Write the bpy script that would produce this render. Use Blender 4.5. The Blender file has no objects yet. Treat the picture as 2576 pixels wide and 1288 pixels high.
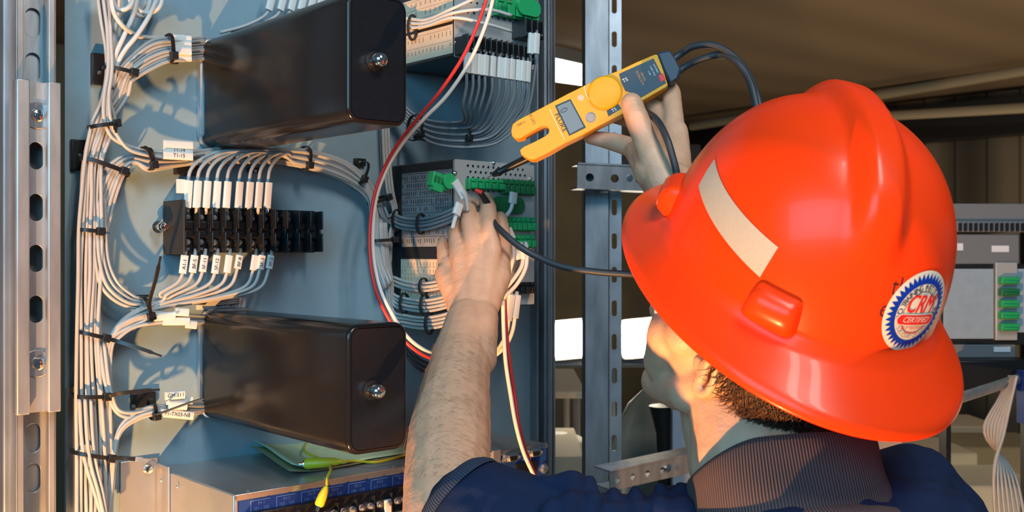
import bpy, bmesh, math, random
from mathutils import Vector, Matrix, noise
from mathutils.bvhtree import BVHTree
from mathutils.geometry import tessellate_polygon
random.seed(7)
PI = math.pi
scene = bpy.context.scene
col = scene.collection
V = Vector

# ------------------------------------------------------------------ camera, world, lights, exposure
FPX = 2600.0
CAMZ = 1.5
cd = bpy.data.cameras.new('camera')
cam = bpy.data.objects.new('camera', cd)
col.objects.link(cam)
cam.location = (0, 0, CAMZ)
cam.rotation_euler = (PI / 2, 0, 0)
cd.sensor_width = 36.0
cd.lens = FPX / 2576 * 36.0
cd.clip_start = 0.02
cd.dof.use_dof = True
cd.dof.focus_distance = 1.1
cd.dof.aperture_fstop = 13.0
scene.camera = cam

vs = scene.view_settings
vs.view_transform = 'Standard'
vs.look = 'None'
vs.gamma = 1.0
vs.use_curve_mapping = False
vs.exposure = 0.0
scene.cycles.max_bounces = 8
scene.cycles.caustics_reflective = False
scene.cycles.caustics_refractive = False
scene.cycles.sample_clamp_indirect = 6.0

world = bpy.data.worlds.new('world')
scene.world = world
world.use_nodes = True
bg = world.node_tree.nodes['Background']
bg.inputs[0].default_value = (0.30, 0.47, 0.66, 1)
bg.inputs[1].default_value = 0.16

def area(name, loc, target, sx, sy, power, color, spread=PI):
    l = bpy.data.lights.new(name, 'AREA')
    l.shape = 'RECTANGLE'; l.size = sx; l.size_y = sy
    l.energy = power; l.color = color; l.spread = spread
    o = bpy.data.objects.new(name, l); col.objects.link(o)
    o.location = loc
    o.rotation_euler = (V(target) - V(loc)).to_track_quat('-Z', 'Y').to_euler()
    return o
# fluorescent tubes of the shop, above and behind the photographer
area('shop_light', (-0.75, -1.5, 2.15), (-0.1, 1.3, 1.4), 2.0, 1.2, 58, (0.20, 0.66, 1.0))
area('shop_tube_light', (0.80, -0.3, 2.75), (0.35, 0.95, 1.45), 0.14, 0.6, 12, (1.0, 0.97, 0.93))
area('shop_tube_light', (0.50, -0.3, 2.75), (0.35, 0.95, 1.45), 0.14, 0.6, 12, (1.0, 0.97, 0.93))
# warm halogen work light standing low to the left of the photographer
wl = bpy.data.lights.new('halogen_light', 'SPOT')
wl.energy = 200; wl.color = (1.0, 0.47, 0.15); wl.shadow_soft_size = 0.022
wl.spot_size = math.radians(95); wl.spot_blend = 0.4
wo = bpy.data.objects.new('halogen_light', wl); col.objects.link(wo)
wo.location = (-0.47, 0.22, 0.50)
wo.rotation_euler = (V((0.0, 1.2, 1.5)) - wo.location).to_track_quat('-Z', 'Y').to_euler()
tl = bpy.data.lights.new('added_hand_spot', 'SPOT'); tl.energy = 70; tl.color = (1.0, 0.47, 0.22); tl.shadow_soft_size = 0.02  # added spot, no lamp of the shop: makes the orange patch on the near hand
tl.spot_size = math.radians(4.6); tl.spot_blend = 0.5
to = bpy.data.objects.new('added_hand_spot', tl); col.objects.link(to); to.location = (0.12, -0.5, 1.33)
to.rotation_euler = (V((-0.046, 1.235, 1.478)) - to.location).to_track_quat('-Z', 'Y').to_euler()
# general dim warm light of the far hall
area('hall_light', (2.4, 4.8, 0.5), (2.2, 5.0, 3.0), 3.5, 4.0, 42, (1.0, 0.78, 0.50))
area('hall_light', (1.8, 3.4, 2.5), (2.6, 7.0, 1.2), 1.2, 1.2, 18, (1.0, 0.84, 0.62))

# ------------------------------------------------------------------ frames
def P(px, py, Y):
    return V(((px - 1288) / FPX * Y, Y, CAMZ - (py - 644) / FPX * Y))
ang = math.radians(42)
UU = V((math.cos(ang), math.sin(ang), 0))
NN = V((math.sin(ang), -math.cos(ang), 0))
PO = V((-0.365, 1.2, CAMZ))
PM = Matrix(((UU.x, -NN.x, 0, PO.x), (UU.y, -NN.y, 0, PO.y), (0, 0, 1, PO.z), (0, 0, 0, 1)))
PR = PM.to_3x3().to_4x4()
def L(px, py, off):
    """point of the panel frame (u, -off, z) seen in direction px,py at height off above the panel"""
    d = V(((px - 1288) / FPX, 1, -(py - 644) / FPX))
    c = V((0, 0, CAMZ))
    t = (off - (c - PO).dot(NN)) / d.dot(NN)
    return PM.inverted() @ (c + d * t)
def W(px, py, off): return PM @ L(px, py, off)
def U(px, off=0): return L(px, 644, off).x

# ------------------------------------------------------------------ materials
def mat(name, c, rough=0.5, metal=0.0, var=0.0, vscale=30, bump=0.0, bscale=200, coat=0.0, spec=0.5, emit=None, es=0, sss=0.0, stretch=None, trans=0):
    m = bpy.data.materials.new(name); m.use_nodes = True
    nt = m.node_tree; b = nt.nodes['Principled BSDF']
    b.inputs['Base Color'].default_value = (*c, 1)
    b.inputs['Roughness'].default_value = rough
    b.inputs['Metallic'].default_value = metal
    b.inputs['Specular IOR Level'].default_value = spec
    if coat: b.inputs['Coat Weight'].default_value = coat; b.inputs['Coat Roughness'].default_value = 0.06
    if trans: b.inputs['Transmission Weight'].default_value = trans
    if sss:
        b.inputs['Subsurface Weight'].default_value = sss
        b.inputs['Subsurface Radius'].default_value = (0.012, 0.004, 0.002)
        b.inputs['Subsurface Scale'].default_value = 0.5
    if emit:
        b.inputs['Emission Color'].default_value = (*emit, 1); b.inputs['Emission Strength'].default_value = es
    tc = nt.nodes.new('ShaderNodeTexCoord'); mp = nt.nodes.new('ShaderNodeMapping')
    nt.links.new(tc.outputs['Object'], mp.inputs[0])
    if stretch: mp.inputs['Scale'].default_value = stretch
    if var:
        n = nt.nodes.new('ShaderNodeTexNoise'); n.inputs['Scale'].default_value = vscale; n.inputs['Detail'].default_value = 5
        nt.links.new(mp.outputs[0], n.inputs[0])
        r = nt.nodes.new('ShaderNodeValToRGB')
        r.color_ramp.elements[0].position = 0.3; r.color_ramp.elements[1].position = 0.7
        r.color_ramp.elements[0].color = (*[max(0, x * (1 - var)) for x in c], 1)
        r.color_ramp.elements[1].color = (*[min(1, x * (1 + var)) for x in c], 1)
        nt.links.new(n.outputs[0], r.inputs[0]); nt.links.new(r.outputs[0], b.inputs['Base Color'])
    if bump:
        n2 = nt.nodes.new('ShaderNodeTexNoise'); n2.inputs['Scale'].default_value = bscale; n2.inputs['Detail'].default_value = 3
        nt.links.new(mp.outputs[0], n2.inputs[0])
        bp = nt.nodes.new('ShaderNodeBump'); bp.inputs['Strength'].default_value = bump; bp.inputs['Distance'].default_value = 0.002
        nt.links.new(n2.outputs[0], bp.inputs['Height']); nt.links.new(bp.outputs[0], b.inputs['Normal'])
    return m
def wave_mat(name, c1, c2, scale, axis='X', rough=0.9, bump=0.5, rot=(0, 0, 0), dist=0.002, detail=0.0, wdist=0.0, coord='Object'):
    m = mat(name, c1, rough); nt = m.node_tree; b = nt.nodes['Principled BSDF']
    tc = nt.nodes.new('ShaderNodeTexCoord'); mp = nt.nodes.new('ShaderNodeMapping'); mp.inputs['Rotation'].default_value = rot
    w = nt.nodes.new('ShaderNodeTexWave'); w.bands_direction = axis; w.inputs['Scale'].default_value = scale
    w.inputs['Distortion'].default_value = wdist; w.inputs['Detail'].default_value = detail
    nt.links.new(tc.outputs[coord], mp.inputs[0]); nt.links.new(mp.outputs[0], w.inputs[0])
    r = nt.nodes.new('ShaderNodeValToRGB'); r.color_ramp.elements[0].color = (*c1, 1); r.color_ramp.elements[1].color = (*c2, 1)
    nt.links.new(w.outputs[0], r.inputs[0]); nt.links.new(r.outputs[0], b.inputs['Base Color'])
    bp = nt.nodes.new('ShaderNodeBump'); bp.inputs['Strength'].default_value = bump; bp.inputs['Distance'].default_value = dist
    nt.links.new(w.outputs[0], bp.inputs['Height']); nt.links.new(bp.outputs[0], b.inputs['Normal'])
    return m

M = {}
M['panel'] = mat('panel_grey_paint', (0.24, 0.345, 0.40), 0.55, 0.15, 0.03, 60, 0.08, 900)
M['galv'] = mat('galvanised_steel', (0.50, 0.50, 0.50), 0.38, 0.75, 0.22, 45, 0.05, 300, stretch=(1, 1, 0.25))
M['galv_dark'] = mat('dull_galvanised_steel', (0.26, 0.29, 0.32), 0.45, 0.7, 0.25, 40, stretch=(1, 1, 0.25))
M['zinc'] = mat('zinc_plate', (0.62, 0.64, 0.66), 0.25, 0.9, 0.08, 50)
M['chrome'] = mat('chrome', (0.8, 0.78, 0.74), 0.08, 1.0)
M['black_gloss'] = mat('black_enamel', (0.010, 0.009, 0.009), 0.2, 0, bump=0.03, bscale=60, spec=0.4)
M['black_face'] = mat('black_enamel_face', (0.008, 0.009, 0.012), 0.30, 0, 0.1, 200, spec=0.4)
M['black'] = mat('black_plastic', (0.012, 0.012, 0.013), 0.35)
M['black_matt'] = mat('matt_black_plastic', (0.02, 0.019, 0.018), 0.6)
M['wire'] = mat('grey_wire_insulation', (0.42, 0.41, 0.39), 0.38, var=0.06, vscale=40)
M['wire_shaded'] = mat('shaded_wire_insulation', (0.20, 0.225, 0.25), 0.36)  # same wires as the grey ones, with bluish shade put into the colour
M['wire2'] = mat('light_wire_insulation', (0.62, 0.60, 0.57), 0.4, var=0.05, vscale=40)
M['wire_red'] = mat('red_wire_insulation', (0.62, 0.03, 0.025), 0.35)
M['wire_white'] = mat('white_wire_insulation', (0.78, 0.70, 0.62), 0.35)
M['sleeve'] = mat('white_marker_sleeve', (0.72, 0.69, 0.64), 0.45)
M['ink'] = mat('dark_ink', (0.03, 0.03, 0.035), 0.6)
M['paper'] = mat('cream_paper_label', (0.66, 0.52, 0.37), 0.7, var=0.05, vscale=30)
M['paper_grey'] = mat('grey_printed_label', (0.22, 0.24, 0.26), 0.45, var=0.15, vscale=90)
M['green'] = mat('green_connector_plastic', (0.02, 0.38, 0.12), 0.35)
M['green_dark'] = mat('dark_green_connector_plastic', (0.012, 0.16, 0.055), 0.4)
M['perf'] = mat('perforated_steel', (0.58, 0.57, 0.54), 0.38, 0.45)
M['blue'] = mat('blue_faceplate_paint', (0.015, 0.055, 0.22), 0.4)
M['chassis'] = mat('plain_steel_chassis', (0.50, 0.50, 0.49), 0.33, 0.7, 0.08, 25, 0.04, 400)
M['note'] = mat('pale_green_note_paper', (0.52, 0.72, 0.46), 0.7)
M['yellowlead'] = mat('yellow_lead_plastic', (0.62, 0.56, 0.02), 0.4)
M['tester'] = mat('yellow_tester_plastic', (0.74, 0.335, 0.003), 0.42, var=0.03, vscale=60, spec=0.3)
M['tester_line'] = mat('pale_yellow_line', (0.90, 0.68, 0.35), 0.4)
M['tester_dark'] = mat('tester_dark_label', (0.02, 0.032, 0.05), 0.45)
M['tester_cap'] = mat('blue_black_rubber', (0.025, 0.045, 0.07), 0.5)
M['lcd'] = mat('grey_lcd', (0.13, 0.115, 0.09), 0.2)
M['lcd_ink'] = mat('lcd_digit', (0.05, 0.05, 0.045), 0.4)
M['led'] = mat('red_led', (0.9, 0.1, 0.05), 0.3, emit=(1, 0.12, 0.08), es=4)
M['grey_button'] = mat('grey_button', (0.28, 0.27, 0.27), 0.5)
M['orange_ink'] = mat('orange_ink', (0.60, 0.25, 0.03), 0.5)
M['white_ink'] = mat('white_ink', (0.75, 0.75, 0.78), 0.5)
M['red_ink'] = mat('red_ink', (0.70, 0.02, 0.015), 0.5)
M['blue_ink'] = mat('blue_ink', (0.0, 0.03, 0.32), 0.5)
M['rubber'] = mat('black_rubber_lead', (0.025, 0.03, 0.036), 0.5)
M['hat'] = mat('orange_hard_hat_plastic', (0.95, 0.044, 0.003), 0.30, var=0.05, vscale=9, coat=0.08, spec=0.22, bump=0.02, bscale=30)
M['tape'] = mat('beige_reflective_tape', (0.44, 0.375, 0.29), 0.5, var=0.04, vscale=400)
M['sticker'] = mat('cream_sticker', (0.70, 0.63, 0.50), 0.45)
M['skin'] = mat('skin', (0.64, 0.365, 0.225), 0.48, var=0.10, vscale=30, bump=0.25, bscale=350, sss=0.15)
M['nail'] = mat('finger_nail', (0.72, 0.45, 0.36), 0.3)
M['hair'] = mat('brown_hair', (0.060, 0.025, 0.013), 0.42, var=0.5, vscale=80)
M['shirt'] = mat('navy_cotton', (0.0065, 0.015, 0.046), 0.85, var=0.15, vscale=40, bump=0.35, bscale=700, spec=0.2)
M['collar'] = wave_mat('brown_ribbed_knit', (0.045, 0.028, 0.028), (0.145, 0.092, 0.088), 22, 'X', 0.95, 0.9, dist=0.001, coord='UV')
M['ribknit'] = wave_mat('navy_ribbed_cuff', (0.006, 0.012, 0.028), (0.03, 0.05, 0.10), 9, 'X', 0.95, 0.9, dist=0.001, coord='UV')
M['seam'] = mat('dark_stitching', (0.004, 0.008, 0.02), 0.9)
M['ceiling'] = wave_mat('brown_ceiling_boards', (0.150, 0.105, 0.066), (0.185, 0.130, 0.082), 0.55, 'X', 0.9, 0.2, wdist=1.5, detail=3, rot=(0, 0, 0.9))
M['wall'] = mat('olive_hall_wall', (0.20, 0.165, 0.10), 0.9, var=0.25, vscale=1.5)
M['siding'] = wave_mat('vertical_metal_siding', (0.035, 0.030, 0.023), (0.15, 0.122, 0.085), 0.75, 'X', 0.8, 0.4, wdist=1.0, detail=3, coord='Object')
M['floor'] = mat('hall_concrete', (0.26, 0.23, 0.19), 0.6, var=0.2, vscale=2)
M['pipe'] = mat('tan_conduit', (0.30, 0.25, 0.17), 0.5)
M['lampglass'] = mat('lit_flood_glass', (1, 1, 1), 0.4, emit=(1.0, 0.90, 0.72), es=26)
M['tubeglass'] = mat('lit_fluorescent_diffuser', (1, 1, 1), 0.4, emit=(0.92, 0.97, 1.0), es=8)
M['rackgrey'] = mat('rack_grey_paint', (0.17, 0.18, 0.19), 0.5)
M['rackblack'] = mat('rack_black_paint', (0.010, 0.010, 0.011), 0.4)
M['screen'] = mat('pale_blue_printed_card', (0.30, 0.38, 0.45), 0.5, var=0.06, vscale=60)
M['cardboard'] = mat('pale_cardboard', (0.42, 0.36, 0.26), 0.8)
M['tabletop'] = mat('pale_table_laminate', (0.55, 0.50, 0.38), 0.5)
M['plasticbag'] = mat('grey_green_plastic_sheet', (0.22, 0.22, 0.17), 0.35, var=0.3, vscale=9)
M['bluewhite'] = mat('pale_blue_board', (0.35, 0.42, 0.52), 0.5)
M['eye'] = mat('eye_white', (0.8, 0.8, 0.78), 0.2)
M['lips'] = mat('lips', (0.5, 0.2, 0.16), 0.5)

# ------------------------------------------------------------------ mesh builder
class MB:
    def __init__(s): s.v = []; s.f = []; s.m = []; s.uv = None
    def add(s, vs, fs, mi=0, X=None):
        n = len(s.v)
        s.v += [(X @ V(p)) if X is not None else V(p) for p in vs]
        s.f += [tuple(i + n for i in f) for f in fs]
        s.m += [mi] * len(fs)
        return s
    def box(s, a, b, mi=0, X=None):
        x0, y0, z0 = a; x1, y1, z1 = b
        x0, x1 = min(x0, x1), max(x0, x1); y0, y1 = min(y0, y1), max(y0, y1); z0, z1 = min(z0, z1), max(z0, z1)
        vs = [(x0, y0, z0), (x1, y0, z0), (x1, y1, z0), (x0, y1, z0), (x0, y0, z1), (x1, y0, z1), (x1, y1, z1), (x0, y1, z1)]
        return s.add(vs, [(0, 3, 2, 1), (4, 5, 6, 7), (0, 1, 5, 4), (1, 2, 6, 5), (2, 3, 7, 6), (3, 0, 4, 7)], mi, X)
    def pb(s, u0, u1, o0, o1, z0, z1, mi=0):      # box in the panel frame
        return s.box((u0, -o0, z0), (u1, -o1, z1), mi, PM)
    def rings(s, rings, caps=(True, True), mi=0, closed=True):
        n = len(rings[0]); k = len(s.v)
        for r in rings: s.v += [V(p) for p in r]
        for i in range(len(rings) - 1):
            for j in range(n if closed else n - 1):
                a = k + i * n + j; b = k + i * n + (j + 1) % n
                s.f.append((a, b, b + n, a + n)); s.m.append(mi)
        if caps[0]: s.f.append(tuple(k + j for j in range(n))[::-1]); s.m.append(mi)
        if caps[1]: s.f.append(tuple(k + (len(rings) - 1) * n + j for j in range(n))); s.m.append(mi)
        return s
    def tube(s, pts, r, seg=8, mi=0, flat=1.0, ref=None):
        pts = [V(p) for p in pts]; n = len(pts); rings = []
        rs = r if isinstance(r, (list, tuple)) else [r] * n
        t = (pts[1] - pts[0]).normalized()
        side = ref.copy() if ref is not None else (t.orthogonal())
        for i, p in enumerate(pts):
            t = (pts[min(i + 1, n - 1)] - pts[max(i - 1, 0)]).normalized()
            side = (side - t * side.dot(t)).normalized(); up = t.cross(side)
            rings.append([p + (side * math.cos(2 * PI * j / seg) + up * (math.sin(2 * PI * j / seg) * flat)) * rs[i] for j in range(seg)])
        return s.rings(rings, mi=mi)
    def cyl(s, a, b, r0, r1=None, seg=20, mi=0):
        return s.tube([a, b], [r0, r0 if r1 is None else r1], seg, mi)
    def lathe(s, prof, a, axis, seg=24, mi=0):
        a = V(a); axis = V(axis).normalized(); x = axis.orthogonal().normalized(); y = axis.cross(x)
        return s.rings([[a + axis * h + (x * math.cos(2 * PI * j / seg) + y * math.sin(2 * PI * j / seg)) * max(r, 1e-5) for j in range(seg)] for r, h in prof], mi=mi)
    def ball(s, c, r, seg=14, mi=0, sc=None, X=None):
        c = V(c); vs = []; fs = []; rows = seg // 2 + 1
        sc = sc or (1, 1, 1)
        R = X.to_3x3() if X is not None else Matrix.Identity(3)
        for i in range(rows):
            th = PI * i / (rows - 1)
            for j in range(seg):
                ph = 2 * PI * j / seg
                vs.append(c + R @ V((r * sc[0] * math.sin(th) * math.cos(ph), r * sc[1] * math.sin(th) * math.sin(ph), r * sc[2] * math.cos(th))))
        for i in range(rows - 1):
            for j in range(seg):
                a = i * seg + j; b = i * seg + (j + 1) % seg
                fs.append((a, a + seg, b + seg, b))
        return s.add(vs, fs, mi)
    def prism(s, outer, holes, z0, z1, mi=0, X=None):
        loops = [outer] + list(holes)
        flat = [p for l in loops for p in l]
        tris = tessellate_polygon([[V((p[0], p[1], 0)) for p in l] for l in loops])
        n = len(flat)
        vs = [(p[0], p[1], z0) for p in flat] + [(p[0], p[1], z1) for p in flat]
        fs = []
        for t in tris:
            a, b, c = [V((flat[i][0], flat[i][1])) for i in t]
            if (b - a).cross(c - a) < 0: t = (t[0], t[2], t[1])
            fs.append((t[2], t[1], t[0])); fs.append(tuple(i + n for i in t))
        k = 0
        for l in loops:
            m = len(l)
            for j in range(m):
                a = k + j; b = k + (j + 1) % m
                fs.append((a, b, b + n, a + n))
            k += m
        return s.add(vs, fs, mi, X)
WM = {}
def wm(o): return WM.get(o.name, Matrix.Identity(4))
def tag(o, label=None, cat=None, group=None, kind=None):
    if label: o['label'] = label
    if cat: o['category'] = cat
    if group: o['group'] = group
    if kind: o['kind'] = kind
    return o
def thing(name, loc, label, cat, group=None, rot=None):
    o = bpy.data.objects.new(name, None); col.objects.link(o)
    o.empty_display_size = 0.02
    X = Matrix.Translation(V(loc)) @ (rot.to_4x4() if rot is not None else Matrix.Identity(4))
    o.matrix_world = X; WM[o.name] = X
    return tag(o, label, cat, group)
def obj(name, mb, mats, parent=None, bevel=0, angle=40, seg=2, weld=0, sub=0, label=None):
    if not isinstance(mats, (list, tuple)): mats = [mats]
    if parent is not None:
        X = wm(parent)
    else:
        xs = [p.x for p in mb.v]; ys = [p.y for p in mb.v]; zs = [p.z for p in mb.v]
        X = Matrix.Translation(((min(xs) + max(xs)) / 2, (min(ys) + max(ys)) / 2, min(zs)))
    Xi = X.inverted()
    me = bpy.data.meshes.new(name)
    me.from_pydata([Xi @ p for p in mb.v], [], mb.f)
    for m in mats: me.materials.append(m)
    me.polygons.foreach_set('material_index', mb.m)
    if mb.uv:
        uvl = me.uv_layers.new(name='uv')
        for lp in me.loops: uvl.data[lp.index].uv = mb.uv[lp.vertex_index]
    bm = bmesh.new(); bm.from_mesh(me)
    if weld: bmesh.ops.remove_doubles(bm, verts=bm.verts, dist=weld)
    bmesh.ops.recalc_face_normals(bm, faces=bm.faces)
    bm.to_mesh(me); bm.free()
    me.shade_smooth()
    if angle < 179: me.set_sharp_from_angle(angle=math.radians(angle))
    o = bpy.data.objects.new(name, me); col.objects.link(o)
    if parent is not None:
        o.parent = parent
    else:
        o.matrix_world = X
    WM[o.name] = X
    if bevel:
        b = o.modifiers.new('bevel', 'BEVEL'); b.width = bevel; b.segments = seg; b.limit_method = 'ANGLE'; b.angle_limit = math.radians(45)
        b.harden_normals = False
    if sub:
        b = o.modifiers.new('sub', 'SUBSURF'); b.levels = sub; b.render_levels = sub
    if label: o['label'] = label
    return o
def spline(pts, n=8):
    pts = [V(p) for p in pts]; out = []
    q = [pts[0] * 2 - pts[1]] + pts + [pts[-1] * 2 - pts[-2]]
    for i in range(1, len(q) - 2):
        a, b, c, d = q[i - 1], q[i], q[i + 1], q[i + 2]
        for k in range(n):
            t = k / n
            out.append(0.5 * ((2 * b) + (c - a) * t + (2 * a - 5 * b + 4 * c - d) * t * t + (3 * b - a - 3 * c + d) * t ** 3))
    out.append(pts[-1]); return out
def rrect(x0, x1, y0, y1, r, n=6):
    pts = []
    for cx, cy, a0 in ((x1 - r, y1 - r, 0), (x0 + r, y1 - r, 90), (x0 + r, y0 + r, 180), (x1 - r, y0 + r, 270)):
        for k in range(n + 1):
            a = math.radians(a0 + 90 * k / n); pts.append((cx + r * math.cos(a), cy + r * math.sin(a)))
    return pts
def stadium(cx, cy, w, h, n=8):
    r = min(w, h) / 2
    return rrect(cx - w / 2, cx + w / 2, cy - h / 2, cy + h / 2, r * 0.999, n)
_txt = {}
def text_mesh(s):
    if s in _txt: return _txt[s]
    c = bpy.data.curves.new('t', 'FONT'); c.body = s; c.size = 1; c.align_x = 'CENTER'; c.align_y = 'CENTER'; c.resolution_u = 3
    o = bpy.data.objects.new('t', c); me = o.to_mesh()
    r = ([v.co.copy() for v in me.vertices], [tuple(p.vertices) for p in me.polygons])
    o.to_mesh_clear(); bpy.data.objects.remove(o); bpy.data.curves.remove(c)
    _txt[s] = r; return r
def text(mb, s, size, X, mi=0, sx=1.0, bold=0):
    vs, fs = text_mesh(s)
    return mb.add([V((p.x * size * sx, p.y * size, 0)) for p in vs], fs, mi, X)
def face_panel(u, off, z):            # matrix: text upright on a plane facing along the panel normal
    return PM @ Matrix.Translation((u, -off, z)) @ Matrix.Rotation(PI / 2, 4, 'X')
def face_left(u, off, z):             # upright on a face whose normal points along -u; text runs along the outward direction
    return PM @ Matrix.Translation((u, -off, z)) @ Matrix.Rotation(-PI / 2, 4, 'Z') @ Matrix.Rotation(PI / 2, 4, 'X')
# ================================================================== HARD HAT
HU = V((.22277, -.52562, .82103)).normalized()
HF = V((-.28310, .77102, .57042)); HF = (HF - HU * HF.dot(HU)).normalized()
HL = HU.cross(HF)
HC = V((.23298, .88, CAMZ - .02735))
HX = Matrix(((HF.x, HL.x, HU.x, HC.x), (HF.y, HL.y, HU.y, HC.y), (HF.z, HL.z, HU.z, HC.z), (0, 0, 0, 1)))
bA, bB, dA, dB, dH, dJ = .1789, .1360, .1245, .1105, .1374, .0292
def sstep(x, a, b):
    t = max(0, min(1, (x - a) / (b - a))); return t * t * (3 - 2 * t)
RC, RS = math.cos(math.radians(16)), math.sin(math.radians(16))
def dome(az, t, g=0):
    """az: azimuth from the front, t: 0 at the junction, pi/2 at the crown"""
    c = max(math.cos(t), 0) ** .85; s = math.sin(t)
    x, y, z = dA * math.cos(az) * c, dB * math.sin(az) * c, dJ + dH * s
    n_ = V((x / dA ** 2, y / dB ** 2, (z - dJ) / dH ** 2 * .9)).normalized()
    # front-to-back centre ridge, broad on the crown and fading toward the brim
    w = .022
    rx, ry = x * RC - y * RS, x * RS + y * RC
    fade = sstep(s, .42, .80) if rx < 0 else sstep(s, .25, .6)
    r = .0125 * (1 - sstep(abs(ry), w * .30, w * 1.12)) * fade
    return V((x, y, z)) + n_ * (r + g)
def dome_n(az, t):
    e = 1e-3; a, b = dome(az + e, t) - dome(az - e, t), dome(az, min(t + e, 1.569)) - dome(az, t - e)
    return a.cross(b).normalized()
def brim(az, s, g=0):
    """s: 0 at the junction, 1 at the edge"""
    k = 1 + .02 * math.cos(2 * az)
    x = (dA * (1 - s) + bA * s) * math.cos(az); y = (dB * (1 - s) + bB * s) * math.sin(az)
    drop = math.sin(s * PI / 2) ** .9
    z = dJ * (1 - .35 * s - .65 * s ** 1.6)
    z += -.006 * math.sin(PI * s) * .6
    if s > .93: z -= (s - .93) * .04
    return V((x, y, z + g))
hat = thing('hard_hat', HX @ V((0, 0, 0)), 'glossy red-orange full-brim hard hat worn by the technician', 'hard hat', None, HX.to_3x3())
mb = MB(); NA = 200; R_ = []
ts = [PI / 2 - .0008] + [PI / 2 * (1 - i / 56) for i in range(1, 57)]
for t_ in ts: R_.append([HX @ dome(2 * PI * j / NA, t_) for j in range(NA)])
# fillet between dome and brim
def blend(az, f):      # f 0..1
    a = dome(az, .045 * (1 - f)); b = brim(az, .02 + .16 * f)
    return a * (1 - sstep(f, 0, .9)) + b * sstep(f, 0, .9) + V((0, 0, .0012 * math.sin(PI * f)))
R_ = R_[:-2]
for i in range(6): R_.append([HX @ blend(2 * PI * j / NA, i / 5) for j in range(NA)])
for i in range(1, 15): R_.append([HX @ brim(2 * PI * j / NA, .18 + .82 * i / 14) for j in range(NA)])
R_.append([HX @ (brim(2 * PI * j / NA, 1.006) - V((0, 0, .0012))) for j in range(NA)])
for s in (1.0, .8, .6, .4, .2, .02): R_.append([HX @ (brim(2 * PI * j / NA, s) - V((0, 0, .0028))) for j in range(NA)])
for t_ in (.1, .3, .6, .9, 1.2, 1.45): R_.append([HX @ dome(2 * PI * j / NA, t_, -.0035) for j in range(NA)])
mb.rings(R_, caps=(True, True))
obj('shell', mb, M['hat'], hat, angle=180)
# accessory slots: raised lugs standing on the brim
def lug(az, w=.021):
    a = az; mb = MB(); rings = []
    prof = [(-.004, .0, 1.12), (.004, .0115, 1.10), (.0125, .0135, 1.04), (.020, .0128, .98), (.0255, .0090, .92), (.0285, .0015, .86), (.029, -.006, .84)]   # (height above junction, outward, width)
    for h, o, ww in prof:
        ring = []
        for k in range(15):
            f = -1 + 2 * k / 14
            ang_ = a + f * w * ww / .118
            t_ = math.asin(max(.001, min(.99, max(h, .0005) / dH)))
            base = dome(ang_, t_); n_ = V((math.cos(ang_) / dA, math.sin(ang_) / dB, 0)).normalized()
            edge = (1 - abs(f) ** 8)
            ring.append(HX @ (V((base.x, base.y, dJ + h)) + n_ * (o * edge - .003 * (1 - edge))))
        rings.append(ring)
    mb.rings(rings, caps=(False, False), closed=False)
    o = obj('accessory_slot', mb, M['hat'], hat, angle=180)
    return o
for az in (math.radians(52), math.radians(134), math.radians(-52)): lug(az)
# slot mouth under the front lug, its shade painted as a dark red plate
for az in (math.radians(52),):
    mb = MB(); n_ = V((math.cos(az) / dA, math.sin(az) / dB, 0)).normalized(); tt = V((-n_.y, n_.x, 0))
    b0 = V((dA * math.cos(az), dB * math.sin(az), dJ + .008)) + n_ * .0105
    mb.rings([[HX @ (b0 + tt * x + V((0, 0, z)) + n_ * e) for x, z in rrect(-.013, .013, -.007, .006, .004, 4)] for e in (0, .0016)]); 
    obj('slot_mouth_shade', mb, mat('dark_red_recess_shade', (.16, .006, .004), .5), hat)
# BVH of the outer dome for decals
dv, df = [], []
for i, t_ in enumerate([.02 + (PI / 2 - .04) * k / 60 for k in range(61)]):
    for j in range(NA): dv.append(HX @ dome(2 * PI * j / NA, t_))
for i in range(60):
    for j in range(NA): df.append((i * NA + j, i * NA + (j + 1) % NA, (i + 1) * NA + (j + 1) % NA, (i + 1) * NA + j))
bvh = BVHTree.FromPolygons(dv, df)
# reflective tape on the left front, between the two lugs
mb = MB(); a0, a1 = math.radians(48), math.radians(113); nn = 40
def tpt(az, h, g): return HX @ dome(az, math.asin(h / dH), g)
TA0, TA1, TH0, TH1 = math.radians(40), math.radians(114), .030, .060
rings = []
def hloc(px, py):
    d = V(((px - 1288) / FPX, 1, -(py - 644) / FPX)).normalized(); p = bvh.ray_cast(V((0, 0, CAMZ)), d)[0]
    if p is None: return None
    q = HX.inverted() @ p; return math.atan2(q.y / dB, q.x / dA), q.z - dJ
E0, E1 = hloc(1912, 697), hloc(1958, 622)
S0, S1 = hloc(1775, 520), hloc(1812, 450)
for i in range(nn + 1):
    f = -.32 + 1.32 * i / nn
    lo = (S0[0] + (E0[0] - S0[0]) * f, S0[1] + (E0[1] - S0[1]) * f); hi = (S1[0] + (E1[0] - S1[0]) * f, S1[1] + (E1[1] - S1[1]) * f)
    g_ = lambda k: (lo[0] + (hi[0] - lo[0]) * k / 6, lo[1] + (hi[1] - lo[1]) * k / 6)
    ring = [tpt(*g_(k), .0006) for k in range(7)] + [tpt(*g_(k), .0001) for k in range(6, -1, -1)]
    rings.append(ring)
mb.rings(rings); obj('reflective_tape', mb, M['tape'], hat)
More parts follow.
